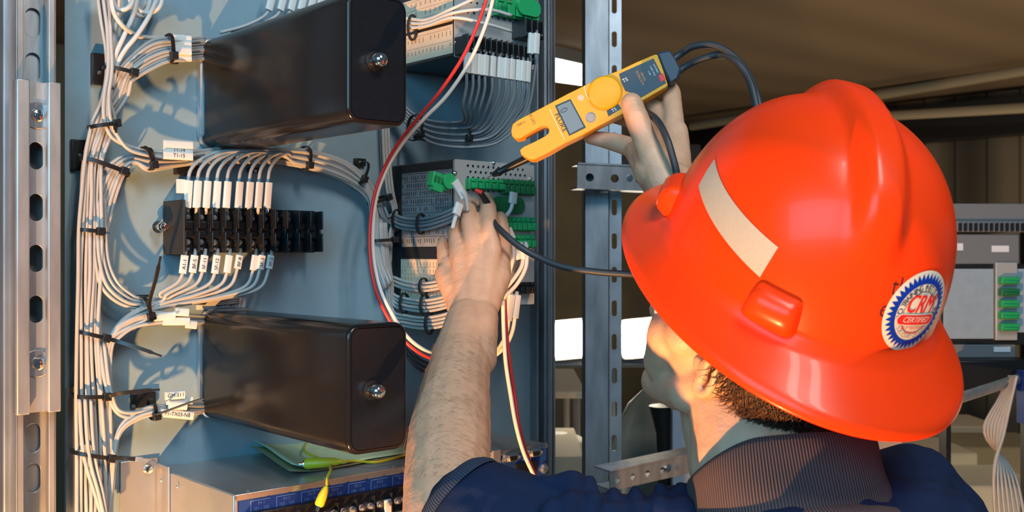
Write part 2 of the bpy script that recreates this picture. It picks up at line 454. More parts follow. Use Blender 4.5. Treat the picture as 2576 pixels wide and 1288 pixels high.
# round certification sticker at the back, and printed letters beside it
def decal_frame(px, py):
    d = V(((px - 1288) / FPX, 1, -(py - 644) / FPX)).normalized()
    p, n_, _, _ = bvh.ray_cast(V((0, 0, CAMZ)), d)
    if n_.dot(d) > 0: n_ = -n_
    return p, n_
sp, sn = decal_frame(2311, 787)
sup = (HU * 1.0 - sn * HU.dot(sn)).normalized(); srt = sup.cross(sn).normalized()
tw = math.radians(7); sup, srt = sup * math.cos(tw) + srt * math.sin(tw), srt * math.cos(tw) - sup * math.sin(tw)
SR = .0325
def smap(x, y, g):
    o = sp + srt * x + sup * y + sn * .03
    p, n_, _, _ = bvh.ray_cast(o, -sn)
    if p is None: p, n_ = sp + srt * x + sup * y, sn
    if n_.dot(sn) < 0: n_ = -n_
    return p + n_ * g
def smesh(vs2, fs, g, m, name, par):
    if not fs: return
    mb = MB(); mb.add([smap(x, y, g) for x, y in vs2], fs); return obj(name, mb, m, par, angle=180)
def disc(r0, r1, g, m, name, par, n=120, rr=8, fr=None):
    vs2, fs = [], []
    for i in range(rr + 1):
        for j in range(n):
            a = 2 * PI * j / n; R0 = r0 + (r1 - r0) * i / rr
            if fr: R0 = r0 + (fr(j) - r0) * i / rr
            vs2.append((R0 * math.cos(a), R0 * math.sin(a)))
    for i in range(rr):
        for j in range(n): fs.append((i * n + j, i * n + (j + 1) % n, (i + 1) * n + (j + 1) % n, (i + 1) * n + j))
    return smesh(vs2, fs, g, m, name, par)
stk = disc(.0001, SR, .0003, M['sticker'], 'sticker', hat)
stk['label'] = 'cream round certification sticker'
disc(SR * .70, 0, .0005, M['blue_ink'], 'toothed_ring', stk, 160, 3, lambda j: SR * (.94 if j % 4 == 2 else (.87 if j % 2 else .80)))
disc(SR * .505, SR * .525, .0005, M['ink'], 'inner_ring', stk, 100, 1)
def subdiv_text(s, size, sx=1.0, shear=0.0):
    vs_, fs = text_mesh(s); return [(p.x * size * sx + p.y * size * shear, p.y * size) for p in vs_], fs
allv, allf = [], []
def ringtext(s, r, a_mid, size, span, flip=False):
    out_v, out_f = [], []
    n = len(s)
    for i, ch in enumerate(s):
        if ch == ' ': continue
        f = (i + .5) / n - .5; a = a_mid - f * span if not flip else a_mid + f * span
        vs_, fs = text_mesh(ch); k = len(out_v)
        for p in vs_:
            lx, ly = p.x * size * .95, p.y * size
            if not flip: d = V((math.cos(a), math.sin(a))); t_ = V((math.sin(a), -math.cos(a))); q = d * (r + ly) + t_ * lx
            else: d = V((math.cos(a), math.sin(a))); t_ = V((-math.sin(a), math.cos(a))); q = d * (r - ly) + t_ * lx
            out_v.append((q.x, q.y))
        out_f += [tuple(v + k for v in f_) for f_ in fs]
    return out_v, out_f
v_, f_ = ringtext('AVO TRAINING INSTITUTE, INC.', SR * .605, PI / 2, SR * .20, math.radians(215)); smesh(v_, f_, .0006, M['ink'], 'ring_lettering', stk)
v_, f_ = ringtext('A SUBSIDIARY OF MEGGER', SR * .615, -PI / 2, SR * .165, math.radians(135), True); smesh(v_, f_, .0006, mat('grey_ink', (.35, .34, .30), .5), 'ring_lettering', stk)
v_, f_ = subdiv_text('CRM', SR * .62, .72, .22)
for dx in (-.0004, 0, .0004): smesh([(x + dx, y + SR * .20) for x, y in v_], f_, .0007 + dx * .1, M['red_ink'], 'lettering', stk)
pl = [(x, y - SR * .17) for x, y in rrect(-SR * .62, SR * .62, -SR * .12, SR * .12, SR * .11, 6)]
def smesh_poly(pts, g, m, name, par, nx=16):
    xs_ = [p[0] for p in pts]; x0, x1 = min(xs_), max(xs_); vs2, fs = [], []
    for i in range(nx + 1):
        x = x0 + (x1 - x0) * i / nx
        ys_ = []
        for k in range(len(pts)):
            (xa_, ya_), (xb2, yb2) = pts[k], pts[(k + 1) % len(pts)]
            if (xa_ - x) * (xb2 - x) <= 1e-14 and abs(xa_ - xb2) > 1e-12: ys_.append(ya_ + (yb2 - ya_) * (x - xa_) / (xb2 - xa_))
        if not ys_: ys_ = [pts[0][1]]
        vs2 += [(x, min(ys_)), (x, max(ys_))]
    for i in range(nx): fs.append((2 * i, 2 * i + 2, 2 * i + 3, 2 * i + 1))
    return smesh(vs2, fs, g, m, name, par)
smesh_poly([(x * 1.05, (y + SR * .17) * 1.22 - SR * .17) for x, y in pl], .00072, M['sticker'], 'banner_border', stk, 24)
smesh_poly(pl, .0009, M['red_ink'], 'banner', stk, 24)
v_, f_ = subdiv_text('CERTIFIED', SR * .20, .98, .25); smesh([(x, y - SR * .17) for x, y in v_], f_, .0011, M['sticker'], 'banner_lettering', stk)
v_, f_ = subdiv_text('RELAY MAINTENANCE', SR * .105, .75, .1); smesh([(x, y - SR * .385) for x, y in v_], f_, .0006, M['red_ink'], 'lettering', stk)
v_, f_ = subdiv_text('TECHNICIAN', SR * .105, .8, .1); smesh([(x, y - SR * .50) for x, y in v_], f_, .0006, M['red_ink'], 'lettering', stk)
for s, px, py in (('th', 2264, 724), ('e', 2226, 778)):
    q_ = decal_frame(px, py)[0] - sp; dx, dy = q_.dot(srt), q_.dot(sup)
    v_, f_ = subdiv_text(s, SR * .62, .8); smesh([(x + dx, y + dy) for x, y in v_], f_, .00015, mat('dark_print', (.06, .012, .01), .5), 'printed_letters', hat)

# ================================================================== THE TECHNICIAN
man = thing('person', P(1960, 1330, .83), 'technician in navy shirt with brown knit collar, reaching both bare arms to the panel', 'person')
mb = MB()
def cone(a, b, ra, rb, seg=16):
    a, b = V(a), V(b); d = (b - a); Ln = d.length; d.normalize(); x = d.orthogonal().normalized(); y = d.cross(x)
    prof = []
    for k in range(6): t_ = PI / 2 * (1 - k / 5); prof.append((ra * math.cos(t_), -ra * math.sin(t_)))
    for k in range(6): t_ = PI / 2 * k / 5; prof.append((rb * math.cos(t_), Ln + rb * math.sin(t_)))
    mb.rings([[a + d * h + (x * math.cos(2 * PI * j / seg) + y * math.sin(2 * PI * j / seg)) * max(r, 1e-5) for j in range(seg)] for r, h in prof])
def chain(pts):     # (px, py, Y, r)
    for p, q in zip(pts, pts[1:]): cone(P(*p[:3]), P(*q[:3]), p[3], q[3])
yaw = math.radians(26); pit = math.radians(12)
F2 = HF * math.cos(yaw) + HL * math.sin(yaw); L2 = HU.cross(F2)
F2, U2 = F2 * math.cos(pit) - HU * math.sin(pit), HU * math.cos(pit) + F2 * math.sin(pit); C2 = HC + F2 * .010 + L2 * .012 - U2 * .004
H2 = Matrix(((F2.x, L2.x, U2.x, C2.x), (F2.y, L2.y, U2.y, C2.y), (F2.z, L2.z, U2.z, C2.z), (0, 0, 0, 1)))
def HP(f, l, u): return H2 @ V((f, l, u))
# --- head
mb.ball(HP(.000, 0, -.005), .093, 28, sc=(1.0, .80, .98), X=H2)
mb.ball(HP(.030, 0, -.055), .070, 24, sc=(.9, .84, 1.0), X=H2)
cone(HP(.030, .042, -.098), HP(.084, .014, -.124), .022, .018); cone(HP(.030, -.042, -.098), HP(.084, -.014, -.124), .022, .018)   # jaw
cone(HP(.000, .052, -.068), HP(.035, .038, -.098), .017, .019); cone(HP(.000, -.052, -.068), HP(.035, -.038, -.098), .017, .019)
cone(HP(.084, .012, -.122), HP(.084, -.012, -.122), .0175, .0175); cone(HP(.060, 0, -.118), HP(.010, 0, -.118), .026, .036)
cone(HP(.064, .034, -.058), HP(.070, .024, -.092), .024, .024); cone(HP(.060, -.030, -.062), HP(.066, -.020, -.090), .022, .022)   # cheeks
cone(HP(.040, .048, -.045), HP(.062, .034, -.050), .020, .018); cone(HP(.040, -.048, -.045), HP(.062, -.034, -.050), .020, .018)
cone(HP(.088, 0, -.030), HP(.107, 0, -.062), .008, .010)            # nose
cone(HP(.080, .03, -.022), HP(.086, -.03, -.022), .011, .011)       # brow
cone(HP(.086, .016, -.090), HP(.086, -.016, -.090), .008, .008)
# ears
for s in (1, -1):
    for k in range(9):
        a = PI * (k / 8) * 1.25 - .5; b = a + PI / 8 * 1.25
        e = lambda t_: HP(-.002 - .014 * math.sin(t_) * 1.0 + .002, s * (.079 + .003 * math.sin(t_)), -.045 + .027 * math.cos(t_) * 1.0)
        if k < 8: cone(e(a), e(b), .0040, .0040, 8)
    cone(HP(.004, s * .076, -.066), HP(-.001, s * .074, -.040), .0062, .0050, 8); cone(HP(.010, s * .073, -.052), HP(.010, s * .073, -.046), .005, .005, 8)
# --- neck and trunk
for dx in (-1, 0, 1):
    cone(P(1925 + 28 * dx, 1230, .865), P(1905 + 32 * dx, 960, .905), .052, .050)
cone(P(1800, 1180, .93), HP(.045, 0, -.118), .024, .024)
chain([(1960, 1260, .86, .06), (1960, 1700, .90, .09)])
cone(P(1780, 1480, .88), P(2250, 1480, .88), .05, .05)
cone(P(1960, 1500, .88), P(1960, 1900, .92), .11, .12)
# --- near arm (left): upper arm, forearm
chain([(1700, 1430, .86, .050), (1400, 1440, .84, .047), (1180, 1400, .87, .044), (1128, 1310, .92, .0425)])
chain([(1128, 1330, .91, .042), (1124, 1200, .965, .0405), (1130, 1100, 1.02, .0415), (1143, 1000, 1.08, .0378), (1160, 900, 1.14, .0325), (1180, 810, 1.195, .0272)])
chain([(1196, 900, 1.14, .024), (1208, 800, 1.195, .0215)])
# wrist and metacarpals of the near hand
for a_, b_, ra, rb in (((1206, 800, 1.20), (1236, 632, 1.250), .0205, .0125), ((1196, 800, 1.20), (1196, 620, 1.255), .0205, .0130), ((1182, 800, 1.20), (1158, 636, 1.262), .0200, .0125), ((1172, 800, 1.205), (1127, 668, 1.270), .0195, .0120)):
    cone(P(*a_), P(*b_), ra, rb)
cone(P(1150, 740, 1.235), P(1122, 690, 1.262), .018, .014)
cone(P(1215, 745, 1.225), P(1222, 680, 1.245), .022, .016); cone(P(1160, 760, 1.23), P(1175, 690, 1.25), .020, .016)
# fingers: index, middle, ring, little
chain([(1236, 634, 1.248, .0128), (1229, 566, 1.262, .0112), (1228, 524, 1.288, .0100), (1222, 500, 1.302, .0088)])
chain([(1194, 622, 1.254, .0128), (1180, 560, 1.272, .0108), (1180, 522, 1.296, .0094), (1190, 512, 1.312, .0084)])
chain([(1156, 638, 1.262, .0122), (1146, 588, 1.285, .0102), (1150, 552, 1.310, .0090), (1166, 545, 1.325, .0080)])
chain([(1124, 668, 1.272, .0112), (1115, 622, 1.296, .0092), (1122, 590, 1.315, .0082), (1140, 580, 1.328, .0075)])
# thumb
chain([(1222, 765, 1.212, .0180), (1254, 700, 1.238, .0150), (1262, 640, 1.270, .0118), (1264, 590, 1.296, .0105), (1258, 550, 1.302, .0092)])
cone(P(1232, 700, 1.235), P(1246, 660, 1.255), .016, .012)
# --- far arm (right), rising from behind the hat
chain([(2270, 1420, .93, .050), (2200, 1220, 1.06, .045), (2130, 1060, 1.17, .043), (1960, 820, 1.165, .041), (1800, 610, 1.14, .034), (1718, 508, 1.13, .0285)])
cone(P(1752, 540, 1.14), P(1700, 465, 1.135), .026, .024)
# palm
for a_, b_, ra, rb in (((1700, 500, 1.135), (1694, 300, 1.185), .024, .0125), ((1690, 500, 1.135), (1668, 310, 1.195), .022, .0125), ((1680, 500, 1.13), (1632, 330, 1.200), .022, .0125), ((1668, 480, 1.13), (1592, 372, 1.195), .020, .0120)):
    cone(P(*a_), P(*b_), ra, rb)
cone(P(1708, 470, 1.14), P(1706, 330, 1.175), .0165, .0125)
# fingers wrapping behind the tester
chain([(1694, 298, 1.185, .0125), (1690, 232, 1.212, .0108), (1660, 200, 1.235, .0095), (1628, 205, 1.240, .0085)])
chain([(1668, 308, 1.195, .0125), (1640, 262, 1.228, .0108), (1600, 245, 1.245, .0098), (1566, 252, 1.246, .0088)])
chain([(1632, 330, 1.200, .0125), (1590, 300, 1.232, .0108), (1545, 290, 1.246, .0098), (1512, 296, 1.246, .0088)])
chain([(1592, 372, 1.195, .0122), (1548, 358, 1.206, .0106), (1510, 349, 1.215, .0092), (1482, 345, 1.222, .0080)])
# thumb of the far hand
chain([(1672, 460, 1.115, .0215), (1640, 392, 1.120, .0165), (1620, 345, 1.128, .0132), (1603, 296, 1.132, .0138), (1590, 262, 1.138, .0128)])
cone(P(1640, 430, 1.125), P(1625, 385, 1.14), .020, .015); cone(P(1640, 400, 1.14), P(1600, 380, 1.18), .014, .012)
def remeshed(name, mb, mats, parent, vox, it=6, fac=.5, disp=None):
    o = obj(name + '_src', mb, mats, None, angle=180)
    r = o.modifiers.new('r', 'REMESH'); r.mode = 'VOXEL'; r.voxel_size = vox; r.use_smooth_shade = True
    s = o.modifiers.new('s', 'SMOOTH'); s.factor = fac; s.iterations = it
    dg = bpy.context.evaluated_depsgraph_get(); me = bpy.data.meshes.new_from_object(o.evaluated_get(dg))
    me.name = name
    X = wm(o); T = wm(parent).inverted() @ X if parent is not None else Matrix.Identity(4)
    me.transform(T)
    if disp:
        W_ = wm(parent)
        nr = [v.normal.copy() for v in me.vertices]; co = [v.co.copy() for v in me.vertices]; flat = []
        for c_, n0 in zip(co, nr): flat += list(c_ + n0 * disp(W_ @ c_, n0))
        me.vertices.foreach_set('co', flat); me.update()
    bpy.data.objects.remove(o)
    n_ = bpy.data.objects.new(name, me); col.objects.link(n_); n_.parent = parent; WM[n_.name] = wm(parent)
    me.shade_smooth()
    me.materials.clear()
    for m_ in (mats if isinstance(mats, (list, tuple)) else [mats]): me.materials.append(m_)
    return n_
# crease lines across finger joints and wrist
cre = [(P(1600, 300, 1.12), .010, .0006), (P(1610, 318, 1.12), .010, .0005), (P(1182, 560, 1.262), .009, .0006), (P(1230, 566, 1.25), .009, .0006), (P(1200, 790, 1.17), .02, .0008)]
def sk(p, n_): return .0005 * noise.noise(p * 90) + .0012 * noise.noise(p * 28)
body = remeshed('body', mb, M['skin'], man, .0021, 7, .5, sk)
# fine dark hairs on the forearm
bv = [wm(man) @ v.co for v in body.data.vertices]; bf = [tuple(p.vertices) for p in body.data.polygons]
arm_b = BVHTree.FromPolygons(bv, bf); mbh = MB(); ra = random.Random(9)
for k in range(650):
    py = ra.uniform(840, 1200); px = 1140 + ra.uniform(-130, 100)
    d = V(((px - 1288) / FPX, 1, -(py - 644) / FPX)).normalized(); p, n0, _, _ = arm_b.ray_cast(V((0, 0, CAMZ)), d)
    if p is None or p.y < .9 or p.y > 1.3 or abs(p.x + .06) > .08: continue
    if n0.dot(d) > 0: n0 = -n0
    g = V((ra.uniform(-.4, 1.0), .15, -.55 + ra.uniform(-.3, .3))); g = (g - n0 * g.dot(n0)).normalized(); l = ra.uniform(.005, .011)
    q = [p - n0 * .0003, p + g * l * .4 + n0 * .0009, p + g * l * .75 + n0 * .0011 + V((0, 0, -.0008)), p + g * l + n0 * .0007 + V((0, 0, -.002))]
    mbh.tube(q, [.00008, .00008, .00006, .00003], 3)
obj('arm_hair', mbh, mat('dark_arm_hair', (.20, .13, .09), .5), man, angle=180)
# nails
def nail(c, ax, up, l, w, par):
    ax = V(ax).normalized(); up = V(up); up = (up - ax * up.dot(ax)).normalized(); sd = ax.cross(up); mb = MB(); rings = []
    for i in range(7):
        t_ = -1 + 2 * i / 6; ww = w * math.sqrt(max(.05, 1 - abs(t_) ** 3.2 * .9)); ring = []
        for k in range(9):
            a = (-1 + 2 * k / 8); ring.append(c + ax * (t_ * l) + sd * (a * ww) + up * (-.0022 * a * a * (ww / w) ** 2 - .0006 * t_ * t_))
        rings.append(ring)
    mb.rings(rings, caps=(False, False), closed=False); o = obj('nail', mb, M['nail'], par, angle=180)
    so = o.modifiers.new('s', 'SOLIDIFY'); so.thickness = .0006
    return o
thd = P(1590, 262, 1.138) - P(1603, 296, 1.132)
nail(P(1591, 268, 1.1245), thd, V((-.25, -1, .1)), .0072, .0072, body)
# eyes, lips, brows (turned away from the lens, still there)
for s in (1, -1):
    mb = MB(); mb.ball(HP(.076, s * .030, -.042), .0125, 14); obj('eye', mb, M['eye'], man)
mb = MB(); mb.tube(spline([HP(.088, -.020, -.092), HP(.0955, 0, -.090), HP(.088, .020, -.092)], 5), .0042, 8); obj('lips', mb, M['lips'], man)
# --- hair: a close cap below the hat with combed strands
mb = MB()
HB = H2 @ Matrix.Translation((-.012, 0, -.022))
rh = random.Random(5)
def hs(az, el, g=0):
    r = V((.097 * math.cos(el) * math.cos(az), .0825 * math.cos(el) * math.sin(az), .098 * math.sin(el)))
    return r * (1 + g)
nA, nE = 60, 22
def nape(az): # lower limit of the hair elevation, by azimuth from the front
    a = abs((az + PI) % (2 * PI) - PI); d = math.degrees(a)
    return math.radians(-2 if d < 92 else (-2 - (d - 92) / 24 * 46 if d < 116 else -48 - min(1, (d - 116) / 40) * 32))
rings = []
for i in range(nE + 1):
    ring = []
    for j in range(nA):
        az = 2 * PI * j / nA; e0 = nape(az); el = .9 + (e0 - .9) * i / nE
        g = .05 + .02 * noise.noise(V((math.cos(az) * 6, math.sin(az) * 6, el * 7))) - .07 * sstep(i / nE, .86, 1)
        ring.append(HB @ hs(az, el, g))
    rings.append(ring)
mb.rings(rings, caps=(True, False)); hair = obj('hair', mb, M['hair'], man, angle=180)
mb = MB()
for k in range(2600):
    d = rh.uniform(96, 264); az = math.radians(d); e0 = nape(az)
    top_ = rh.uniform(e0 + .05, e0 + .75); ln = rh.uniform(.18, .42); sw = rh.uniform(-.10, .10) + .20 * math.sin(az * 3) ; pts = []
    base = rh.uniform(.035, .06); lift = rh.uniform(.0, .05)
    for i in range(5):
        f = i / 4; el = max(top_ - ln * f, e0 - .07); pts.append(HB @ hs(az + sw * f + .04 * math.sin(f * 4 + k), el, base + lift * f * f + .012 * math.sin(k + f * 3)))
    mb.tube(pts, [.00050, .00050, .00045, .0003, .0001], 3)
obj('hair_strands', mb, M['hair'], hair, angle=180)
# --- ribbed knit collar
def ringpts(c, rx, ry, tilt, n=96, roll=0):
    pass
mb = MB(); nC = 110; CA = P(1985, 1180, .84)
cax = (P(1925, 1000, .885) - P(1968, 1290, .855)).normalized()
cxx = (V((1, .12, .02)) - cax * V((1, .12, .02)).dot(cax)).normalized(); cyy = cax.cross(cxx)
CC = P(1972, 1225, .865)
prof = [(-.060, .012), (-.022, .0065), (-.010, .0055), (.004, .0035), (.018, .002), (.030, .0005), (.035, -.0015), (.0355, -.004), (.030, -.0055), (.010, -.0035), (-.015, -.001)]
rings = []; uvs = []
for h, o_ in prof:
    ring = []
    for j in range(nC):
        a = 2 * PI * j / nC
        hh = h - .024 * sstep(math.cos(a - 2.6), -.1, 1)     # toward the throat the collar drops
        wob = .0015 * math.sin(a * 5 + h * 60)
        ring.append(CC + cxx * ((.0825 + o_ + wob) * math.cos(a)) + cyy * ((.066 + o_ + wob) * math.sin(a)) + cax * hh)
        uvs.append((j / nC * 3.0, h * 8))
    rings.append(ring)
mb.rings(rings, caps=(False, False)); mb.uv = uvs
collar = obj('collar', mb, M['collar'], man, angle=180, label='brown ribbed knit collar')
# lower fold of the collar
mb = MB(); rings = []; uvs = []
for h, o_ in [(-.050, .014), (-.044, .019), (-.034, .018), (-.026, .012), (-.022, .006)]:
    ring = []
    for j in range(nC):
        a = 2 * PI * j / nC; hh = h - .010 * sstep(math.sin(a + .25), .1, 1)
        ring.append(CC + cxx * ((.0825 + o_) * math.cos(a)) + cyy * ((.066 + o_) * math.sin(a)) + cax * hh); uvs.append((j / nC * 3.0, h * 8))
    rings.append(ring)
mb.rings(rings, caps=(False, False)); mb.uv = uvs
obj('collar_fold', mb, M['collar'], man, angle=180)
# --- shirt
mb = MB()
cone(P(1985, 1440, .87), P(1985, 1800, .92), .060, .12)
for dx in range(-3, 4):
    cone(P(1985 + dx * 52, 1330, .865 - .012 * (3 - abs(dx))), P(1985 + dx * 75, 1480, .86), .024, .05)
chain([(1800, 1345, .86, .034), (1985, 1385, .80, .040), (2170, 1345, .84, .036)])
chain([(2120, 1370, .83, .050), (2220, 1320, .90, .052), (2285, 1252, .955, .0500), (2330, 1330, .95, .056), (2370, 1500, .93, .060)])
cone(P(1760, 1440, .88), P(2280, 1440, .86), .078, .080)
chain([(1800, 1420, .86, .050), (1720, 1376, .875, .0440), (1640, 1380, .87, .0440), (1500, 1382, .87, .0470), (1380, 1372, .875, .0490), (1290, 1330, .885, .0500), (1210, 1308, .89, .0500)])
chain([(1236, 1190, .90, .0100), (1272, 1212, .895, .0125), (1310, 1240, .88, .014)])
# wrinkle folds standing up along the sleeve top
for px, py, w_, r_ in ((1434, 1218, 22, .0092), (1484, 1216, 15, .0085), (1598, 1236, 22, .0085), (1388, 1236, 24, .009), (1545, 1244, 22, .009), (1660, 1236, 26, .010), (1712, 1232, 24, .010)):
    cone(P(px, py - 2, .868), P(px + w_ * .2, py + 70, .850), r_ * .66, r_ * 1.7)
    cone(P(px + 4, py + 50, .842), P(px - 14, py + 150, .825), r_ * 1.3, r_ * 1.2)
for a_, b_ in (((1310, 1200, .89), (1180, 1260, .865)), ((1318, 1212, .885), (1200, 1310, .85)), ((1322, 1226, .88), (1260, 1330, .845)), ((1350, 1216, .872), (1440, 1218, .862)), ((1130, 1210, .93), (1105, 1300, .88))):
    cone(P(*a_), P(*b_), .006, .012)
def shd(p, n_): return .0022 * noise.noise(V((p.x * 22, p.y * 22, p.z * 42))) + .0012 * noise.noise(p * 75)
shirt = remeshed('shirt', mb, M['shirt'], man, .0026, 3, .5, shd)
# sleeve cuff band around the forearm opening
mb = MB(); rings = []; uvs = []
sc_ = P(1210, 1308, .89); sx_ = V((-.72, .42, .55)).normalized(); q0 = V((1, 0, 0)); q0 = (q0 - sx_ * q0.dot(sx_)).normalized(); q1 = sx_.cross(q0)
for pa, r_ in ((64, .0512), (60, .0530), (54, .0535), (47, .0530), (45, .0510), (46, .0470)):
    ring = []
    for j in range(72):
        an = 2 * PI * j / 72; pr = math.radians(pa)
        ring.append(sc_ + sx_ * (r_ * math.cos(pr)) + (q0 * math.cos(an) + q1 * math.sin(an)) * (r_ * math.sin(pr))); uvs.append((j / 72 * 4, pa * .02))
    rings.append(ring)
mb.rings(rings, caps=(False, False)); mb.uv = uvs
obj('sleeve_cuff', mb, M['ribknit'], man, angle=180)

# ================================================================== THE TESTER
ta = math.radians(26.3)
TC = P(1500, 270, 1.19)
tx = V((math.cos(ta), -.10, math.sin(ta))).normalized(); tn = V((-.05, -1, .10)); tn = (tn - tx * tn.dot(tx)).normalized(); ty = tn.cross(tx)
TX = Matrix(((tx.x, ty.x, tn.x, TC.x), (tx.y, ty.y, tn.y, TC.y), (tx.z, ty.z, tn.z, TC.z), (0, 0, 0, 1)))
def T2(px, py, z=0.0):     # where the line of sight meets the tester's face plane
    d = V(((px - 1288) / FPX, 1, -(py - 644) / FPX)); o = V((0, 0, CAMZ)); p0 = TC + tn * z
    t_ = (p0 - o).dot(tn) / d.dot(tn); q = TX.inverted() @ (o + d * t_); return (q.x, q.y)
tst = thing('voltage_tester', TC, 'yellow two-pronged electrical tester held up in the raised hand', 'tester', None, TX.to_3x3())
O_ = [(1286, 328), (1290, 312), (1305, 301), (1340, 283), (1378, 263), (1426, 237), (1475, 213), (1508, 196), (1533, 186), (1556, 178), (1600, 157), (1647, 137), (1654, 138), (1668, 175), (1680, 213), (1677, 218), (1613, 255), (1560, 290), (1508, 316), (1464, 340), (1420, 361), (1380, 384), (1345, 401), (1332, 401), (1311, 389), (1308, 377), (1318, 369), (1348, 355), (1374, 341), (1381, 334), (1382, 325), (1374, 317), (1362, 318), (1338, 331), (1311, 347), (1297, 349), (1288, 342)]
mb = MB(); mb.prism([T2(*p) for p in O_][::-1], [], -.024, 0, 0, TX); obj('case', mb, M['tester'], tst, bevel=.0022, seg=3, angle=35)
def tpoly(name, pts, z0, z1, m, bev=.0003, par=None, par_mb=None):
    mb = MB(); mb.prism([T2(*p) for p in pts][::-1], [], z0, z1, 0, TX); return obj(name, mb, m, par or tst, bevel=bev)
tpoly('label_plate', [(1557, 186), (1644, 147), (1676, 209), (1614, 245), (1600, 240), (1585, 232), (1573, 229), (1563, 208)], -.001, .0004, M['tester_dark'])
tpoly('cap', [(1652, 135), (1664, 129), (1685, 126), (1700, 148), (1713, 174), (1708, 194), (1684, 211), (1672, 186)], -.021, .0015, M['tester_cap'], .0025)
tpoly('display_frame', [(1396, 266), (1435, 249), (1474, 321), (1432, 342)], -.001, .0004, M['tester_dark'])
scr = tpoly('display', [(1401, 268), (1434, 253.5), (1469, 319), (1434, 337)], .0002, .0008, M['lcd'])
def TM(px, py, z, rot): x, y = T2(px, py); return TX @ Matrix.Translation((x, y, z)) @ Matrix.Rotation(rot, 4, 'Z')
mb = MB(); text(mb, '0', .0125, TM(1420, 277, .0011, PI / 2 + .05), sx=.9); obj('digit', mb, M['lcd_ink'], tst)
mb = MB(); text(mb, 'FLUKE', .0068, TM(1410, 309, .0004, -PI / 2), sx=1.25); obj('brand_lettering', mb, M['ink'], tst)
mb = MB(); text(mb, '1000 V', .0040, TM(1310, 312, .0004, 0)); text(mb, 'CAT III', .0052, TM(1340, 300, .0004, PI / 2 + .0), sx=.8); obj('prong_print', mb, mat('brown_print', (.25, .13, .01), .6), tst)
x, y = T2(1522, 234); mb = MB(); mb.lathe([(.0001, -.002), (.0196, -.002), (.0196, .0022), (.0182, .0036), (.0165, .0030), (.0001, .0030)], TX @ V((x, y, 0)), tn, 48); obj('selector_wheel', mb, M['tester'], tst, angle=35)
x, y = T2(1486, 296); mb = MB(); mb.lathe([(.0001, -.001), (.0062, -.001), (.0062, .0004), (.0048, .0004), (.0046, .0016), (.0001, .0018)], TX @ V((x, y, 0)), tn, 28); obj('hold_button', mb, M['grey_button'], tst, angle=35)
x, y = T2(1461, 246); mb = MB(); mb.lathe([(.0001, 0), (.0036, 0), (.0036, .0003), (.0028, .0003), (.0024, .0010), (.0001, .0014)], TX @ V((x, y, 0)), tn, 20); obj('indicator_light', mb, M['led'], tst, angle=35)
mb = MB(); mb.tube(spline([TX @ V((*T2(*p), .0003)) for p in ((1383, 274), (1393, 296), (1406, 323), (1421, 352))], 5), .0007, 6); mb.tube(spline([TX @ V((*T2(*p), .0003)) for p in ((1470, 216), (1474, 236), (1484, 252), (1500, 267))], 5), .0007, 6); obj('groove_line', mb, M['tester_line'], tst)
tpoly('model_patch', [(1526, 279), (1556, 262), (1563, 273), (1531, 293)], -.001, .0004, M['tester_dark'])
mb = MB(); text(mb, 'T5', .0055, TM(1545, 277, .0007, 0)); text(mb, 'T5', .006, TM(1573, 202, .0007, -.05)); text(mb, 'OPEN JAW', .0024, TM(1650, 172, .0007, PI / 2)); text(mb, 'MAX 1000 V', .0024, TM(1642, 178, .0007, PI / 2)); text(mb, '600 V', .0024, TM(1634, 184, .0007, PI / 2)); obj('white_print', mb, M['white_ink'], tst)
mb = MB(); text(mb, 'ELECTRICAL', .0034, TM(1610, 196, .0007, PI / 2 + .0)); text(mb, 'TESTER', .0034, TM(1619, 193, .0007, PI / 2)); obj('orange_print', mb, M['orange_ink'], tst)
tpoly('red_patch', [(1656, 190), (1668, 184), (1675, 200), (1662, 207)], .0003, .0007, M['led'] if False else M['red_ink'])
# test leads
def lead(label, pts, r=.0042, m='rubber', name='test_lead'):
    mb = MB(); mb.tube(spline(pts, 9), r, 10); return tag(obj(name, mb, M[m], angle=180), label, 'cable')
lead('black test lead arching highest from the tester cap to behind the hard hat', [P(1690, 152, 1.20), P(1712, 136, 1.20), P(1742, 118, 1.19), P(1790, 113, 1.18), P(1836, 134, 1.17), P(1872, 172, 1.16), P(1898, 222, 1.15), P(1912, 290, 1.14), P(1890, 380, 1.15), P(1800, 470, 1.17)])
lead('black test lead arching just below the highest one from the tester cap', [P(1700, 186, 1.20), P(1724, 168, 1.20), P(1762, 150, 1.19), P(1810, 138, 1.18), P(1846, 150, 1.165), P(1878, 188, 1.155), P(1896, 236, 1.145), P(1903, 300, 1.14), P(1880, 420, 1.15), P(1850, 560, 1.17), P(1760, 660, 1.18), P(1680, 694, 1.18)])
lead('black test lead crossing the palm of the raised hand down to the hat brim', [P(1612, 280, 1.215), P(1632, 286, 1.165), P(1655, 306, 1.115), P(1677, 348, 1.095), P(1692, 395, 1.09), P(1703, 440, 1.09), P(1712, 500, 1.10)], r=.0040)
lead('black test lead sagging from the probing hand across to the hat brim', [P(1236, 530, 1.282), P(1240, 556, 1.262), P(1262, 582, 1.245), P(1304, 618, 1.235), P(1356, 648, 1.23), P(1420, 672, 1.22), P(1500, 684, 1.21), P(1580, 690, 1.20), P(1660, 694, 1.18), P(1720, 690, 1.17)], r=.0040)
